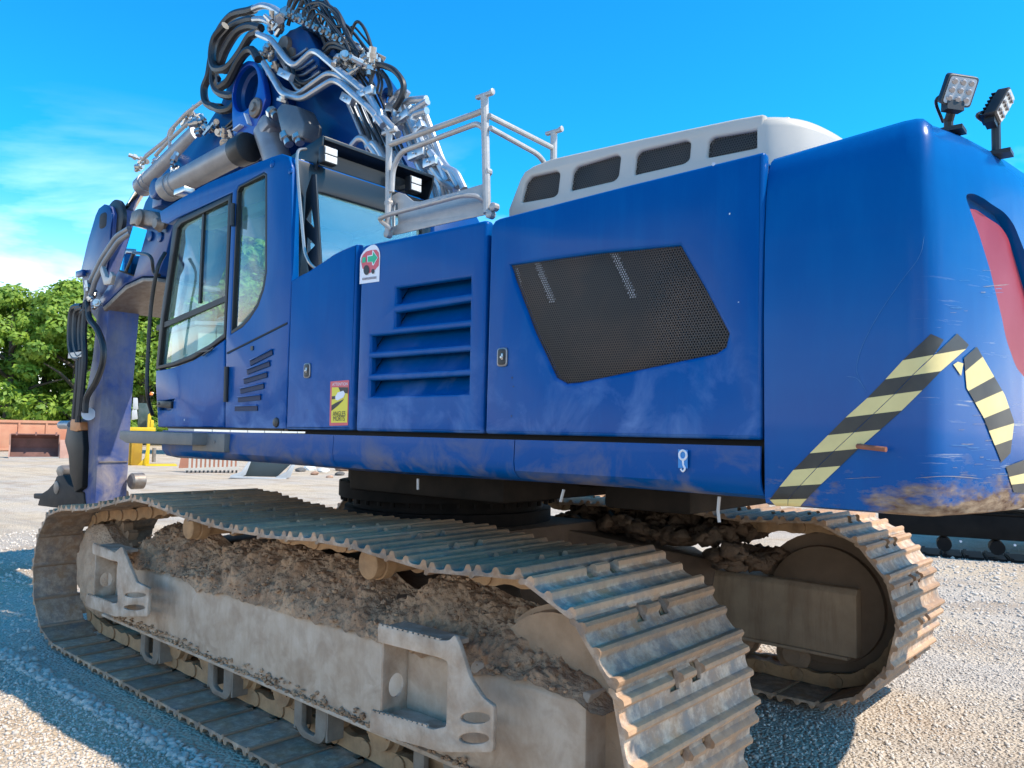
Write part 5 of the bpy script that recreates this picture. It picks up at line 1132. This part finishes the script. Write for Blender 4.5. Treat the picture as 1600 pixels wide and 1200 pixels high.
# hose loops at the boom joint
H = [([(398, 14), (390, 17), (362, 25), (341, 52), (331, 88), (326, 118), (319, 138), (321, 158), (330, 166), (345, 168)], 3.62), ([(396, 30), (385, 32), (362, 42), (345, 66), (337, 96), (333, 124), (340, 143), (358, 150), (370, 148)], 3.58), ([(408, 44), (390, 41), (371, 50), (354, 76), (344, 100), (337, 110)], 3.56), ([(402, 51), (390, 58), (374, 84), (358, 104), (343, 109), (334, 104), (331, 86), (336, 60), (352, 40)], 3.50), ([(404, 93), (395, 79), (384, 82), (372, 98), (364, 114), (356, 128), (344, 136)], 3.48), ([(345, 60), (338, 84), (340, 104), (352, 110)], 3.66), ([(332, 166), (345, 172), (360, 170), (372, 158)], 3.60), ([(352, 40), (342, 62), (334, 92), (333, 110), (340, 124)], 3.7)]
for px, y in H: hose(px, y, .036, boom)
# thin hoses over the top
H2 = [([(450, 40), (458, 12), (470, -6), (482, -4), (497, 37), (522, 62), (560, 85)], .016), ([(462, 30), (470, 6), (486, -8), (497, 2), (522, 50), (540, 67), (565, 82)], .016), ([(474, 32), (480, 10), (500, 4), (514, 10), (530, 24), (540, 50), (557, 77)], .018), ([(484, 36), (488, 14), (504, 8), (518, 30), (532, 56), (556, 80)], .015), ([(446, 30), (454, 4), (466, -12), (476, -2), (488, 24), (506, 48)], .014), ([(456, 34), (466, 14), (478, 16), (490, 30), (510, 56), (530, 72)], .014), ([(470, 10), (480, -10), (500, -10), (516, 12), (536, 40), (548, 66), (562, 84)], .016), ([(506, 78), (514, 69), (526, 67), (542, 75), (562, 88)], .020), ([(508, 84), (518, 74), (534, 76), (556, 90)], .018),
      ([(590, 101), (604, 104), (618, 112), (630, 130), (628, 150), (617, 170)], .022), ([(596, 112), (604, 122), (610, 138), (609, 150)], .018), ([(584, 110), (580, 124), (578, 142)], .016), ([(588, 112), (592, 128), (588, 146)], .010), ([(592, 112), (597, 130), (594, 150)], .010), ([(440, 78), (448, 96), (454, 112), (460, 128), (472, 134)], .016), ([(444, 76), (454, 98), (462, 120), (474, 130), (490, 124)], .016)]
for px, r_ in H2: hose(px, 3.56, r_, boom)
# steel pipes down the boom
PP = [([(400, 52), (424, 62), (450, 96), (462, 104), (488, 80), (498, 83), (532, 112), (575, 147), (592, 177), (622, 210)], 3.50, .030), ([(409, 93), (425, 118), (441, 141), (463, 150), (512, 114), (530, 117), (577, 160), (603, 196), (612, 212)], 3.54, .028), ([(412, 98), (441, 147), (472, 155), (520, 125), (533, 130), (581, 173), (598, 196)], 3.48, .028), ([(448, 116), (466, 142), (476, 143), (516, 116)], 3.58, .022), ([(396, 14), (410, 8), (426, 12), (440, 22)], 3.60, .032), ([(394, 31), (412, 30), (430, 40)], 3.58, .032)]
for px, y, r_ in PP: pipe(px, y, r_, boom)
for i in range(9):                                                    # bundle that drops to the swivel
    x0, y0 = 538 + i * 7.5, 148 + i * 5.5; x1, y1 = 566 + i * 8.6, 212 + i * 7.5; x2, y2 = x1 + 20 + i, y1 + 52 + (i % 3) * 8
    pipe([(x0, y0), (x0 + 7, y0 + 16), (x1, y1), (x2, y2), (x2 + 8, y2 + 60)], 3.66 + .02 * (i % 3), .024 if i % 2 else .018, boom, M_pipe if i % 4 else mat('pipe_dull', (.33, .36, .40), .4, metal=.6))
for i in range(7):
    dx, dy = i * 9.5, i * 4.5
    pipe([(612 + dx * .9, 150 + dy), (634 + dx, 205 + dy * 1.8), (655 + dx, 262 + dy * .6), (672 + dx * .9, 290), (680 + dx * .9, 330)], 3.70 + .05 * (i % 2), .030 if i % 2 == 0 else .024, boom)
for px in ([(637, 142), (628, 156), (615, 176), (626, 200)], [(666, 155), (640, 157), (631, 163), (636, 180), (653, 214)], [(668, 158), (646, 172), (640, 178), (650, 205)], [(667, 173), (648, 179), (644, 190), (660, 226)], [(632, 140), (618, 150), (610, 160)], [(550, 228), (561, 215), (571, 217), (592, 247), (600, 290)], [(574, 232), (583, 222), (594, 236), (606, 262)], [(672, 238), (688, 258), (699, 284)], [(694, 262), (704, 266), (717, 292)], [(704, 266), (713, 271), (725, 296)], [(676, 262), (690, 282), (712, 296)]):
    pipe(px, 3.62, .030, boom)
# pipe clamps and fitting clusters
def cluster(px, py, y, n, sx, sy, parent, seed):
    rr = random.Random(seed)
    for i in range(n):
        p = W(px + rr.uniform(-sx, sx), py + rr.uniform(-sy, sy), y + rr.uniform(-.05, .05)); d_ = Vector((rr.uniform(-1, 1), rr.uniform(-.6, .6), rr.uniform(-1, 1))).normalized(); r_ = rr.uniform(.016, .034); l = rr.uniform(.06, .15)
        m = MB(); m.lathe(p, d_, [(0, r_ * .7), (l * .3, r_ * .7), (l * .3, r_ * 1.25), (l * .6, r_ * 1.25), (l * .6, r_ * .85), (l, r_ * .85)], 6 if i % 2 else 10); m.obj('fitting', M_fit, parent)
cluster(230, 253, 3.95, 9, 12, 9, c2, 1); cluster(295, 182, 3.9, 10, 14, 10, c2, 2); cluster(272, 262, 3.6, 6, 9, 5, c1, 3); cluster(325, 198, 3.62, 9, 16, 10, fb, 4); cluster(432, 36, 3.56, 10, 12, 12, boom, 5); cluster(566, 96, 3.56, 16, 16, 12, boom, 6); cluster(425, 88, 3.54, 6, 12, 8, boom, 7); cluster(360, 218, 3.5, 5, 12, 4, c1, 8); cluster(540, 92, 3.58, 8, 10, 8, boom, 9)
for (a, b, y) in (((606, 168), (640, 172), 3.64), ((648, 208), (662, 192), 3.60), ((664, 258), (684, 250), 3.60), ((616, 192), (640, 176), 3.6), ((586, 188), (600, 176), 3.5), ((536, 150), (552, 160), 3.55), ((438, 112), (456, 122), 3.46), ((640, 246), (664, 236), 3.66), ((560, 150), (584, 140), 3.5)):
    p, q = W(*a, y), W(*b, y); m = MB(); m.bar(p, q, .05, .06); c = (p + q) / 2; m.lathe(c + Vector((0, -.035, 0)), (0, 1, 0), [(-.012, .012), (0, .014)], 6); m.obj('pipe_clamp', M_pipe, boom, bevel=.01)
# silver manifold strip along the top, eyelet plate
slab('manifold', [(436, 14), (446, 8), (470, 22), (548, 62), (544, 70), (500, 50), (450, 30), (438, 24)], 3.55, 3.9, M_fit, boom, .008)
for i in range(9): 
    c = W(452 + i * 10.5, 24 + i * 5, 3.54); m = MB(); m.lathe(c, (0, 1, 0), [(-.03, .018), (-.01, .018), (-.01, .03), (.01, .03)], 8); m.obj('manifold_port', M_fit, boom)
link('lifting_eye', plate(rounded(pxz([(594, 156), (597, 146), (604, 142), (609, 148), (611, 172), (612, 184), (600, 178)], 3.66), .03, 3), [ell(*XZ(602, 151, 3.66), .055, .07, 14)], side(3.66), .05, .006), M_boomblue, boom)
# pipes along the adjusting cylinder, hoses at the stick
for px in ([(228, 243), (263, 216), (265, 205), (291, 177), (322, 154)], [(243, 243), (262, 222), (290, 196), (300, 186)], [(266, 246), (265, 212), (272, 200)], [(270, 261), (272, 240), (293, 212), (304, 192)], [(222, 250), (250, 226), (264, 214)]): pipe(px, 3.86, .022, c2, M_rail)
for px in ([(202, 357), (182, 369), (160, 402), (142, 438), (137, 452), (132, 486)], [(204, 364), (186, 376), (164, 408), (148, 440), (140, 470)]): pipe(px, 3.60, .032, stick, M_cyl)
for px in ([(128, 478), (114, 482), (110, 505), (110, 540), (116, 558), (126, 560)], [(131, 480), (120, 486), (117, 510), (118, 540), (124, 556), (132, 552)], [(136, 482), (128, 492), (125, 520), (127, 548)], [(136, 470), (140, 498), (152, 515), (161, 540), (160, 568), (150, 596), (136, 620), (133, 645)], [(123, 560), (122, 590), (119, 622), (116, 655)], [(128, 560), (126, 600), (122, 660)], [(134, 472), (131, 520), (132, 560), (128, 610), (124, 650)]): hose(px, 3.60, .034, stick)
m = MB(); a = W(120, 555, 3.6); m.box(a - Vector((.16, .03, .03)), a + Vector((.20, .03, .03))); m.obj('hose_clamp', M_rail, stick)
slab('white_bracket', [(155, 420), (158, 412), (165, 432), (170, 434), (172, 424), (176, 430), (172, 444), (162, 445)], 3.58, 3.62, M_rail, stick, .004)
cluster(142, 462, 3.62, 7, 8, 14, stick, 11)

# more thin hoses and lines round the boom head
rh = random.Random(5)
for i in range(14):
    x0, y0 = 448 + i * 7.5, 22 + i * 4.2; hgt = rh.uniform(18, 44); x1, y1 = x0 + rh.uniform(40, 75), y0 + rh.uniform(34, 60)
    hose([(x0, y0), (x0 + 5, y0 - hgt * .7), (x0 + 14, y0 - hgt), (x0 + 28, y0 - hgt * .55), (x1 - 8, y1 - 16), (x1, y1)], 3.58 + rh.uniform(-.06, .1), rh.choice((.009, .012, .014)), boom)
for i in range(8):
    x0, y0 = 505 + i * 9, 84 + i * 4; hose([(x0, y0), (x0 + 10, y0 + 14 + rh.uniform(-4, 4)), (x0 + 26, y0 + 40), (x0 + 46, y0 + 82 + rh.uniform(-10, 10)), (x0 + 66, y0 + 130)], 3.64, .011, boom)
for i in range(7):
    x0, y0 = 424 + i * 5, 70 + i * 9; pipe([(x0, y0), (x0 + 14, y0 + 20), (x0 + 34, y0 + 22), (x0 + 56, y0 + 6)], 3.60, .012, boom, mat('pipe_dull', (.33, .36, .40), .4, metal=.6))
for i in range(5): hose([(362 + i * 3, 150 + i * 6), (372 + i * 4, 168 + i * 5), (366 + i * 3, 186 + i * 6), (352, 200 + i * 4)], 3.62, .014, fb)
# ------------------------------------------------------------------ background
def gp(px, py): v = ray(px, py); t = -CAM[2] / v[2]; return Vector((CAM[0] + t * v[0], CAM[1] + t * v[1], 0))
def at(px, dist):                       # ground point in the direction of a picture column, at a walked distance
    v = ray(px, 690); d_ = Vector((v[0], v[1])).normalized(); return Vector((d_.x * dist, d_.y * dist, 0))
def leaf_mat(name, c0, c1):
    m = bpy.data.materials.new(name); m.use_nodes = True; nt = m.node_tree; b = nt.nodes['Principled BSDF']; N = nt.nodes.new; K = nt.links.new
    t = N('ShaderNodeTexCoord'); n = N('ShaderNodeTexNoise'); n.inputs['Scale'].default_value = 1.1; n.inputs['Detail'].default_value = 5; K(t.outputs['Object'], n.inputs['Vector'])
    c = N('ShaderNodeValToRGB'); c.color_ramp.elements[0].color = (*c0, 1); c.color_ramp.elements[1].color = (*c1, 1); c.color_ramp.elements[0].position = .35; c.color_ramp.elements[1].position = .65; K(n.outputs['Fac'], c.inputs[0]); K(c.outputs[0], b.inputs['Base Color'])
    b.inputs['Roughness'].default_value = .6
    tr = N('ShaderNodeBsdfTranslucent'); K(c.outputs[0], tr.inputs[0]); mx = N('ShaderNodeMixShader'); mx.inputs[0].default_value = .45; K(b.outputs[0], mx.inputs[1]); K(tr.outputs[0], mx.inputs[2]); K(mx.outputs[0], nt.nodes['Material Output'].inputs[0])
    return m
M_leaf = leaf_mat('leaves', (.11, .22, .02), (.34, .48, .06)); M_bark = mat('bark', (.10, .08, .06), .9, noise_col=(.05, .04, .03), nscale=6, namt=.8)
def tree(px, dist, h, rad, label, seed):
    rr = np.random.default_rng(seed); base = at(px, dist); base.z = 0
    e = empty('broadleaf_tree', base, label, 'tree', 'trees along the yard edge')
    m = MB(); pts = [Vector((0, 0, 0)) + base, base + Vector((.1, .05, h * .3)), base + Vector((-.1, .1, h * .6)), base + Vector((0, 0, h * .85))]
    m.tube(catmull(pts, 5), list(np.linspace(.035 * h, .006 * h, 16)), 8); nb = 10
    blobs = []
    for i in range(nb):
        an = i * 2.4 + seed; z0 = h * (.18 + .06 * i); ln = rad * rr.uniform(.55, .95) * (1 - .25 * i / nb); p = base + Vector((0, 0, z0)); q = p + Vector((math.cos(an) * ln, math.sin(an) * ln, h * .13)); m.tube([p, (p + q) / 2 + Vector((0, 0, .2)), q], [.014 * h, .009 * h, .004 * h], 6); blobs.append(q)
    m.obj('trunk', M_bark, e)
    nc = 95; C_ = []
    for i in range(nc):
        u = rr.uniform(0, 1); an = rr.uniform(0, 6.283); zz = h * (.06 + .94 * u); prof = math.sin(math.pi * min(1, (.12 + .88 * u)) ** .8) ** .55 * rad
        r0 = prof * math.sqrt(rr.uniform(.25, 1)); C_.append((base.x + r0 * math.cos(an), base.y + r0 * math.sin(an), min(zz, h * .97), rr.uniform(.5, 1.15) * h / 11))
    C_ = np.array(C_); per = 130; n = nc * per
    ctr = np.repeat(C_, per, 0); dirs = rr.normal(size=(n, 3)); dirs /= np.linalg.norm(dirs, axis=1)[:, None]
    pos = ctr[:, :3] + dirs * ctr[:, 3:4] * rr.uniform(.35, 1.0, (n, 1)) ** .6 * np.array([1.15, 1.15, .85])
    sz = rr.uniform(.13, .26, n) * h / 11
    a = rr.normal(size=(n, 3)); a /= np.linalg.norm(a, axis=1)[:, None]; nn = dirs * 1.2 + .45 * rr.normal(size=(n, 3)) + np.array([.35, .05, .7]); b = np.cross(a, nn); b /= np.linalg.norm(b, axis=1)[:, None] + 1e-9; a = np.cross(b, nn); a /= np.linalg.norm(a, axis=1)[:, None] + 1e-9
    V = np.stack([pos - a * sz[:, None], pos - b * sz[:, None] * .55, pos + a * sz[:, None], pos + b * sz[:, None] * .55], 1).reshape(-1, 3)
    V[:, 2] = np.maximum(V[:, 2], .05)
    me = bpy.data.meshes.new('crown'); me.vertices.add(len(V)); me.vertices.foreach_set('co', V.ravel().astype(np.float32)); me.loops.add(n * 4); me.loops.foreach_set('vertex_index', np.arange(n * 4, dtype=np.int32)); me.polygons.add(n); me.polygons.foreach_set('loop_start', np.arange(0, n * 4, 4, dtype=np.int32)); me.update(calc_edges=True)
    me.materials.append(M_leaf); o = bpy.data.objects.new('crown', me); COL.objects.link(o); adopt(o, e)
trees = [(-60, 58, 11.2, 4.2), (8, 55, 10.6, 4.0), (62, 58, 9.8, 3.6), (112, 54, 11.3, 3.8), (160, 60, 10.5, 4.2), (215, 57, 11.0, 4.0), (272, 62, 13.2, 4.2), (322, 64, 14.5, 4.5), (372, 63, 15.5, 4.6), (425, 66, 16.2, 5.0)]
tl = ['leafy green tree behind the rusty container, leftmost of the row', 'leafy green tree above the end of the rusty container', 'shorter leafy green tree behind the rusty bucket', 'leafy green tree right behind the upright stick', 'leafy green tree mostly hidden behind the upright stick', 'leafy green tree in the gap between stick and cab', 'tall leafy tree seen through the front of the cab door glass', 'tall leafy tree seen through the middle of the cab door glass', 'tall leafy tree seen through the edge of the cab door glass', 'tallest leafy tree seen through the narrow cab side window', 'leafy tree behind the cab and boom foot', 'leafy tree at the far end of the tree row']
for i, (px, d_, h, r_) in enumerate(trees): tree(px, d_ * 1.22, h * 1.05 if i < 6 or i > 10 else h * 1.42, r_ * 1.25, tl[i], 20 + i)

# pale hall behind the cab, seen through the glass
def hall():
    a, b = at(302, 47), at(520, 50); d_ = (b - a).normalized(); n_ = Vector((-d_.y, d_.x, 0)); n_ = n_ if n_.dot(a) > 0 else -n_; L_ = (b - a).length; h = 7.2
    e = empty('warehouse', (a + b) / 2, 'pale metal-clad hall in front of the trees, seen through the cab glass', 'building')
    mw = mat('pale_cladding', (.50, .51, .48), .6, noise_col=(.54, .54, .51), nscale=.5, namt=.6)
    fr = lambda u, v, w: a + d_ * u + n_ * w + Vector((0, 0, v))
    m = MB(); m.prism([(0, 0), (L_, 0), (L_, h + .6), (0, h)], fr, 0.1, 5); m.obj('wall', mw, e)
    for i in range(int(L_ / 1.0)):
        m = MB(); m.prism([(i + .02, .3), (i + .98, .3), (i + .98, h - .1 + .6 * (i + .98) / L_), (i + .02, h - .1 + .6 * i / L_)], fr, 0, .098); m.obj('cladding_panel', mw, e)
    m = MB(); m.prism([(-.3, h), (L_ + .3, h + .6), (L_ + .3, h + .8), (-.3, h + .2)], fr, -.3, 5.3); m.obj('roof', mat('roof_grey', (.25, .25, .26), .6), e)
hall()

# low rusty container along the yard edge
def container():
    a, b = gp(-120, 707), gp(106, 704); d_ = (b - a).normalized(); n_ = Vector((-d_.y, d_.x, 0)); n_ = n_ if n_.dot(a) > 0 else -n_; L_ = (b - a).length
    h = W(0, 658, y=a.y).z if False else 1.62 + (661 - 657.5) / FPX * a.length * .84
    e = empty('steel_container', (a + b) / 2, 'long low rust-orange steel container in front of the trees', 'container')
    mr = mat('rust_orange', (.42, .17, .10), .8, noise_col=(.50, .27, .17), nscale=.7, namt=.9, detail=9)
    fr = lambda u, v, w: a + d_ * u + n_ * w + Vector((0, 0, v))
    m = MB(); m.box((0, .12, .15), (L_, 2.4, h), lambda x, y, z: fr(x, z, y)); m.obj('body', mr, e, bevel=.02)
    m = MB(); m.box((-.03, .04, h - .12), (L_ + .03, .118, h + .03), lambda x, y, z: fr(x, z, y)); m.obj('top_rail', mr, e); m = MB(); m.box((-.03, .04, .05), (L_ + .03, .118, .2), lambda x, y, z: fr(x, z, y)); m.obj('bottom_rail', mr, e)
    for i in range(int(L_ / 1.6) + 1): m = MB(); m.box((i * 1.6, .05, .2), (i * 1.6 + .12, .118, h - .12), lambda x, y, z: fr(x, z, y)); m.obj('rib', mr, e)
container()
# rusty bucket lying in front of it
def bucket():
    c = gp(62, 716); s_ = c.length; vdir = Vector((c.x, c.y, 0)).normalized(); sd_ = Vector((vdir.y, -vdir.x, 0)); k = (c - Vector(CAM)).dot(Vector(FW)) / FPX
    e = empty('loader_bucket', c, 'dark rusty bucket lying on the ground before the orange container', 'bucket')
    mo = mat('bucket_rust', (.10, .045, .035), .75, noise_col=(.20, .09, .07), nscale=2, namt=.8); ml = mat('bucket_side', (.40, .24, .18), .8, noise_col=(.30, .15, .11), nscale=2, namt=.8)
    fr = lambda u, v, w: c + sd_ * u * k + Vector((0, 0, v * k)) + vdir * w
    P_ = lambda px, py: (px - 62, 716 - py)
    m = MB(); pr = [(0.05, 0), (.05, .04), (.9, .06), (1.15, .45), (1.0, .95), (.55, 1.12), (.5, 1.08), (.93, .90), (1.07, .45), (.86, .0)]
    m.prism([(w, v) for w, v in pr], lambda u, v, w: fr(w, v / k, u), -40, 25); m.obj('shell', mo, e)
    for u0 in (-42, 25):
        m = MB(); m.prism([(0.05, 0), (.9, 0), (1.15, .45), (1.0, .95), (.5, 1.1), (.55, .6)], lambda u, v, w: fr(w, v / k, u), u0, u0 + (2 if u0 < 0 else 1.5)); m.obj('side_plate', ml, e)
    m = MB(); m.prism([(0, 0), (.5, .0), (.9, .35), (.6, .85), (.2, .5)], lambda u, v, w: fr(w, v / k, u), 27, 42); m.obj('cheek', ml, e)
    m = MB(); m.prism([(-.02, 0), (.06, 0), (.06, .06), (-.02, .04)], lambda u, v, w: fr(w, v / k, u), -41, 26); m.obj('cutting_edge', mat('edge_steel', (.35, .33, .3), .5), e)
    for u0 in (-34, -8, 20): m = MB(); m.prism([(.45, 1.04), (.75, 1.0), (.72, 1.16), (.55, 1.2)], lambda u, v, w: fr(w, v / k, u), u0, u0 + 2.5); m.obj('lug', mo, e)
bucket()
# yellow attachment behind the stick
def yellow():
    c = gp(235, 727); k = (c - Vector(CAM)).dot(Vector(FW)) / FPX; vd = Vector((c.x, c.y, 0)).normalized(); sd_ = Vector((vd.y, -vd.x, 0))
    e = empty('yellow_lifting_frame', c, 'bright yellow steel frame with foot plate standing behind the blue stick', 'machine')
    my = mat('yellow_paint', (.72, .47, .01), .45, noise_col=(.55, .33, .01), nscale=2, namt=.7); mo = mat('ochre_paint', (.42, .24, .01), .6, noise_col=(.32, .17, .01), nscale=3, namt=.8)
    fr = lambda u, v, w: c + sd_ * (u - 235) * k + Vector((0, 0, (727 - v) * k)) + vd * w
    def pr(name, pts, w0, w1, mt): m = MB(); m.prism(pts, fr, w0, w1); m.obj(name, mt, e, bevel=.01)
    pr('box', [(192, 728), (192, 672), (222, 672), (222, 728)], .1, 1.2, mo)
    for x in (207,): pr('rib', [(x, 726), (x, 674), (x + 2, 674), (x + 2, 726)], .03, .098, mo)
    pr('upright', [(225, 727), (228, 700), (228, 648), (233, 644), (233, 700), (233, 727)], 0, .25, my)
    pr('gusset', [(214, 730), (227, 715), (227, 730)], .05, .2, my)
    pr('foot', [(226, 731), (228, 725), (272, 725), (274, 729)], -.5, .4, my)
    pr('cross_beam', [(190, 674), (190, 668), (240, 668), (240, 674)], -.05, .2, my)
    pr('mast', [(231, 668), (231, 655), (237, 657), (237, 668)], .0, .15, my)
    mc = mat('grey_machine', (.45, .45, .44), .5); pr('motor', [(206, 640), (206, 622), (212, 622), (214, 640)], .3, .8, mc); pr('hood', [(205, 657), (205, 642), (212, 640), (214, 655)], .3, .9, mc)
    pr('dark_engine', [(214, 668), (214, 630), (232, 630), (232, 668)], .4, 1.2, mat('machine_green', (.03, .06, .05), .5, noise_col=(.10, .12, .11), nscale=4, namt=.8))
    m = MB(); m.cyl(fr(239.5, 722, .1), fr(239.5, 700, .1), 3 * k, 10); m.obj('jack', M_pin, e); m = MB(); m.lathe(fr(231.5, 617, .3), (0, 0, 1), [(0, 2.6 * k), (3 * k, 2.6 * k), (5 * k, 1.2 * k)], 10); m.obj('beacon', mat('amber', (.8, .2, .02), .3), e)
yellow()
# skeleton bucket with bars
def rake():
    c = gp(334, 738); k = (c - Vector(CAM)).dot(Vector(FW)) / FPX; vd = Vector((c.x, c.y, 0)).normalized(); sd_ = Vector((vd.y, -vd.x, 0))
    e = empty('sieve_bucket', c, 'grey barred sieve bucket lying on the yard under the skirt', 'bucket')
    fr = lambda u, v, w: c + sd_ * (u - 334) * k + Vector((0, 0, (738 - v) * k)) + vd * w
    for i in range(12):
        x = 297 + i * 6.4; m = MB(); m.prism([(x, 733), (x, 706), (x + 3.6, 706), (x + 3.6, 733)], fr, 0, .06); m.obj('bar', M_grey, e)
    for i in range(13): x = 294 + i * 6; m = MB(); m.prism([(x, 741), (x, 735), (x + 3, 735), (x + 2, 741)], fr, -.1, .1); m.obj('tooth', M_black, e)
    m = MB(); m.prism([(292, 735.5), (292, 732), (371, 730), (371, 734)], fr, -.06, -.01); m.obj('cutting_beam', M_grey, e)
    m = MB(); m.prism([(282, 733), (286, 706), (372, 706), (371, 730)], fr, .6, .7); m.obj('back_plate', mat('rust_orange2', (.42, .18, .11), .8), e)
rake()
# pale trough
def trough():
    c = gp(410, 748); k = (c - Vector(CAM)).dot(Vector(FW)) / FPX; vd = Vector((c.x, c.y, 0)).normalized(); sd_ = Vector((vd.y, -vd.x, 0))
    e = empty('grey_bucket', c, 'pale grey ditching bucket with dark hollow on the ground under the machine', 'bucket')
    fr = lambda u, v, w: c + sd_ * (u - 410) * k + Vector((0, 0, (748 - v) * k)) + vd * w
    ml = mat('bucket_grey', (.44, .45, .45), .5, noise_col=(.35, .35, .35), nscale=3, namt=.6)
    def pr(name, pts, w0, w1, mt): m = MB(); m.prism(pts, fr, w0, w1); m.obj(name, mt, e, bevel=.004)
    pr('side_plate', [(362, 744), (378, 738), (388, 722), (392, 722), (385, 742), (376, 747)], 0, .3, ml); pr('side_plate', [(430, 746), (446, 738), (456, 722), (460, 722), (452, 746), (440, 748)], 0, .3, ml)
    pr('hollow', [(376, 745), (392, 720), (456, 722), (432, 746)], .3, .4, mat('bucket_hollow', (.03, .045, .05), .5)); pr('edge', [(362, 747), (362, 744), (446, 747), (446, 750)], -.05, .05, ml)
trough()
# scrap and stones beyond
for i, (px, py, s_, cc) in enumerate(((505, 737, .22, (.55, .52, .47)), (492, 741, .16, (.35, .2, .13)), (530, 742, .18, (.10, .09, .08)), (470, 736, .2, (.12, .11, .1)), (516, 746, .12, (.4, .25, .17)), (543, 752, .14, (.2, .17, .15)), (484, 734, .25, (.62, .64, .62)), (536, 735, .3, (.30, .18, .12)))):
    c = gp(px, py); bm = bmesh.new(); bmesh.ops.create_icosphere(bm, subdivisions=2, radius=s_)
    for v in bm.verts: v.co *= 1 + .35 * noise.noise(v.co * 6 + Vector((i, 0, 0))); v.co.z *= .5; v.co += c + Vector((0, 0, s_ * .2))
    me = bpy.data.meshes.new('rubble'); bm.to_mesh(me); bm.free()
    names = ['pale', 'red-brown', 'black', 'dark grey', 'brick-coloured', 'brown-grey', 'whitish', 'rusty brown']
    tag(link('rubble_lump', me, mat('rubble%d' % i, cc, .9, bump=.02, bscale=12), None, 30), '%s lump of rubble lying on the sunny yard behind the track' % names[i], 'rubble', 'rubble on the yard')

# dark crawler machine parked behind the tail
def dark_machine():
    a, b = Vector((-3.6, 12.1, 0)), Vector((4.2, 13.9, 0)); d_ = (b - a).normalized(); n_ = Vector((-d_.y, d_.x, 0)); L_ = (b - a).length
    e = empty('black_crawler', (a + b) / 2, 'black crawler undercarriage of another machine parked behind the counterweight', 'machine')
    fr = lambda x, y, z: a + d_ * x + n_ * y + Vector((0, 0, z))
    mk = mat('black_machine', (.008, .008, .008), .7, noise_col=(.02, .018, .016), nscale=4, namt=.7, spec=.12)
    m = MB(); m.box((.3, .12, .27), (L_ - .3, .9, .60), fr); m.box((.2, .1, .60), (L_ - .2, 1.0, .64), fr); m.obj('track_frame', mk, e, bevel=.02)
    m = MB(); m.box((1.2, .5, .9), (L_ - 1, 3.0, 1.7), fr); m.obj('body', mk, e, bevel=.05)
    n = 30
    for i in range(n):
        x = .05 + i * (L_ - .1) / n
        m = MB(); m.box((x, -.02, -.01), (x + (L_ - .1) / n - .02, .7, .03), fr); m.box((x + .02, -.015, .03), (x + .06, .69, .05), fr); m.obj('shoe', mk, e)
        m = MB(); m.box((x, -.02, .80), (x + (L_ - .1) / n - .02, .7, .84), fr); m.obj('shoe', mk, e)
    for i in range(12):
        x = .5 + i * (L_ - 1) / 11; m = MB(); m.lathe(fr(x, .10, .16), n_, [(0, .05), (0, .095), (.3, .095)], 14); m.obj('roller', mk, e)
        m = MB(); m.lathe(fr(x + .2, .08, .22), n_, [(0, .016), (.05, .016)], 8); m.obj('bolt', M_white, e)
    m = MB(); m.box((3.2, .05, .34), (4.1, .119, .40), fr); m.obj('step_bar', mat('dull_green', (.06, .08, .06), .5), e)
dark_machine()
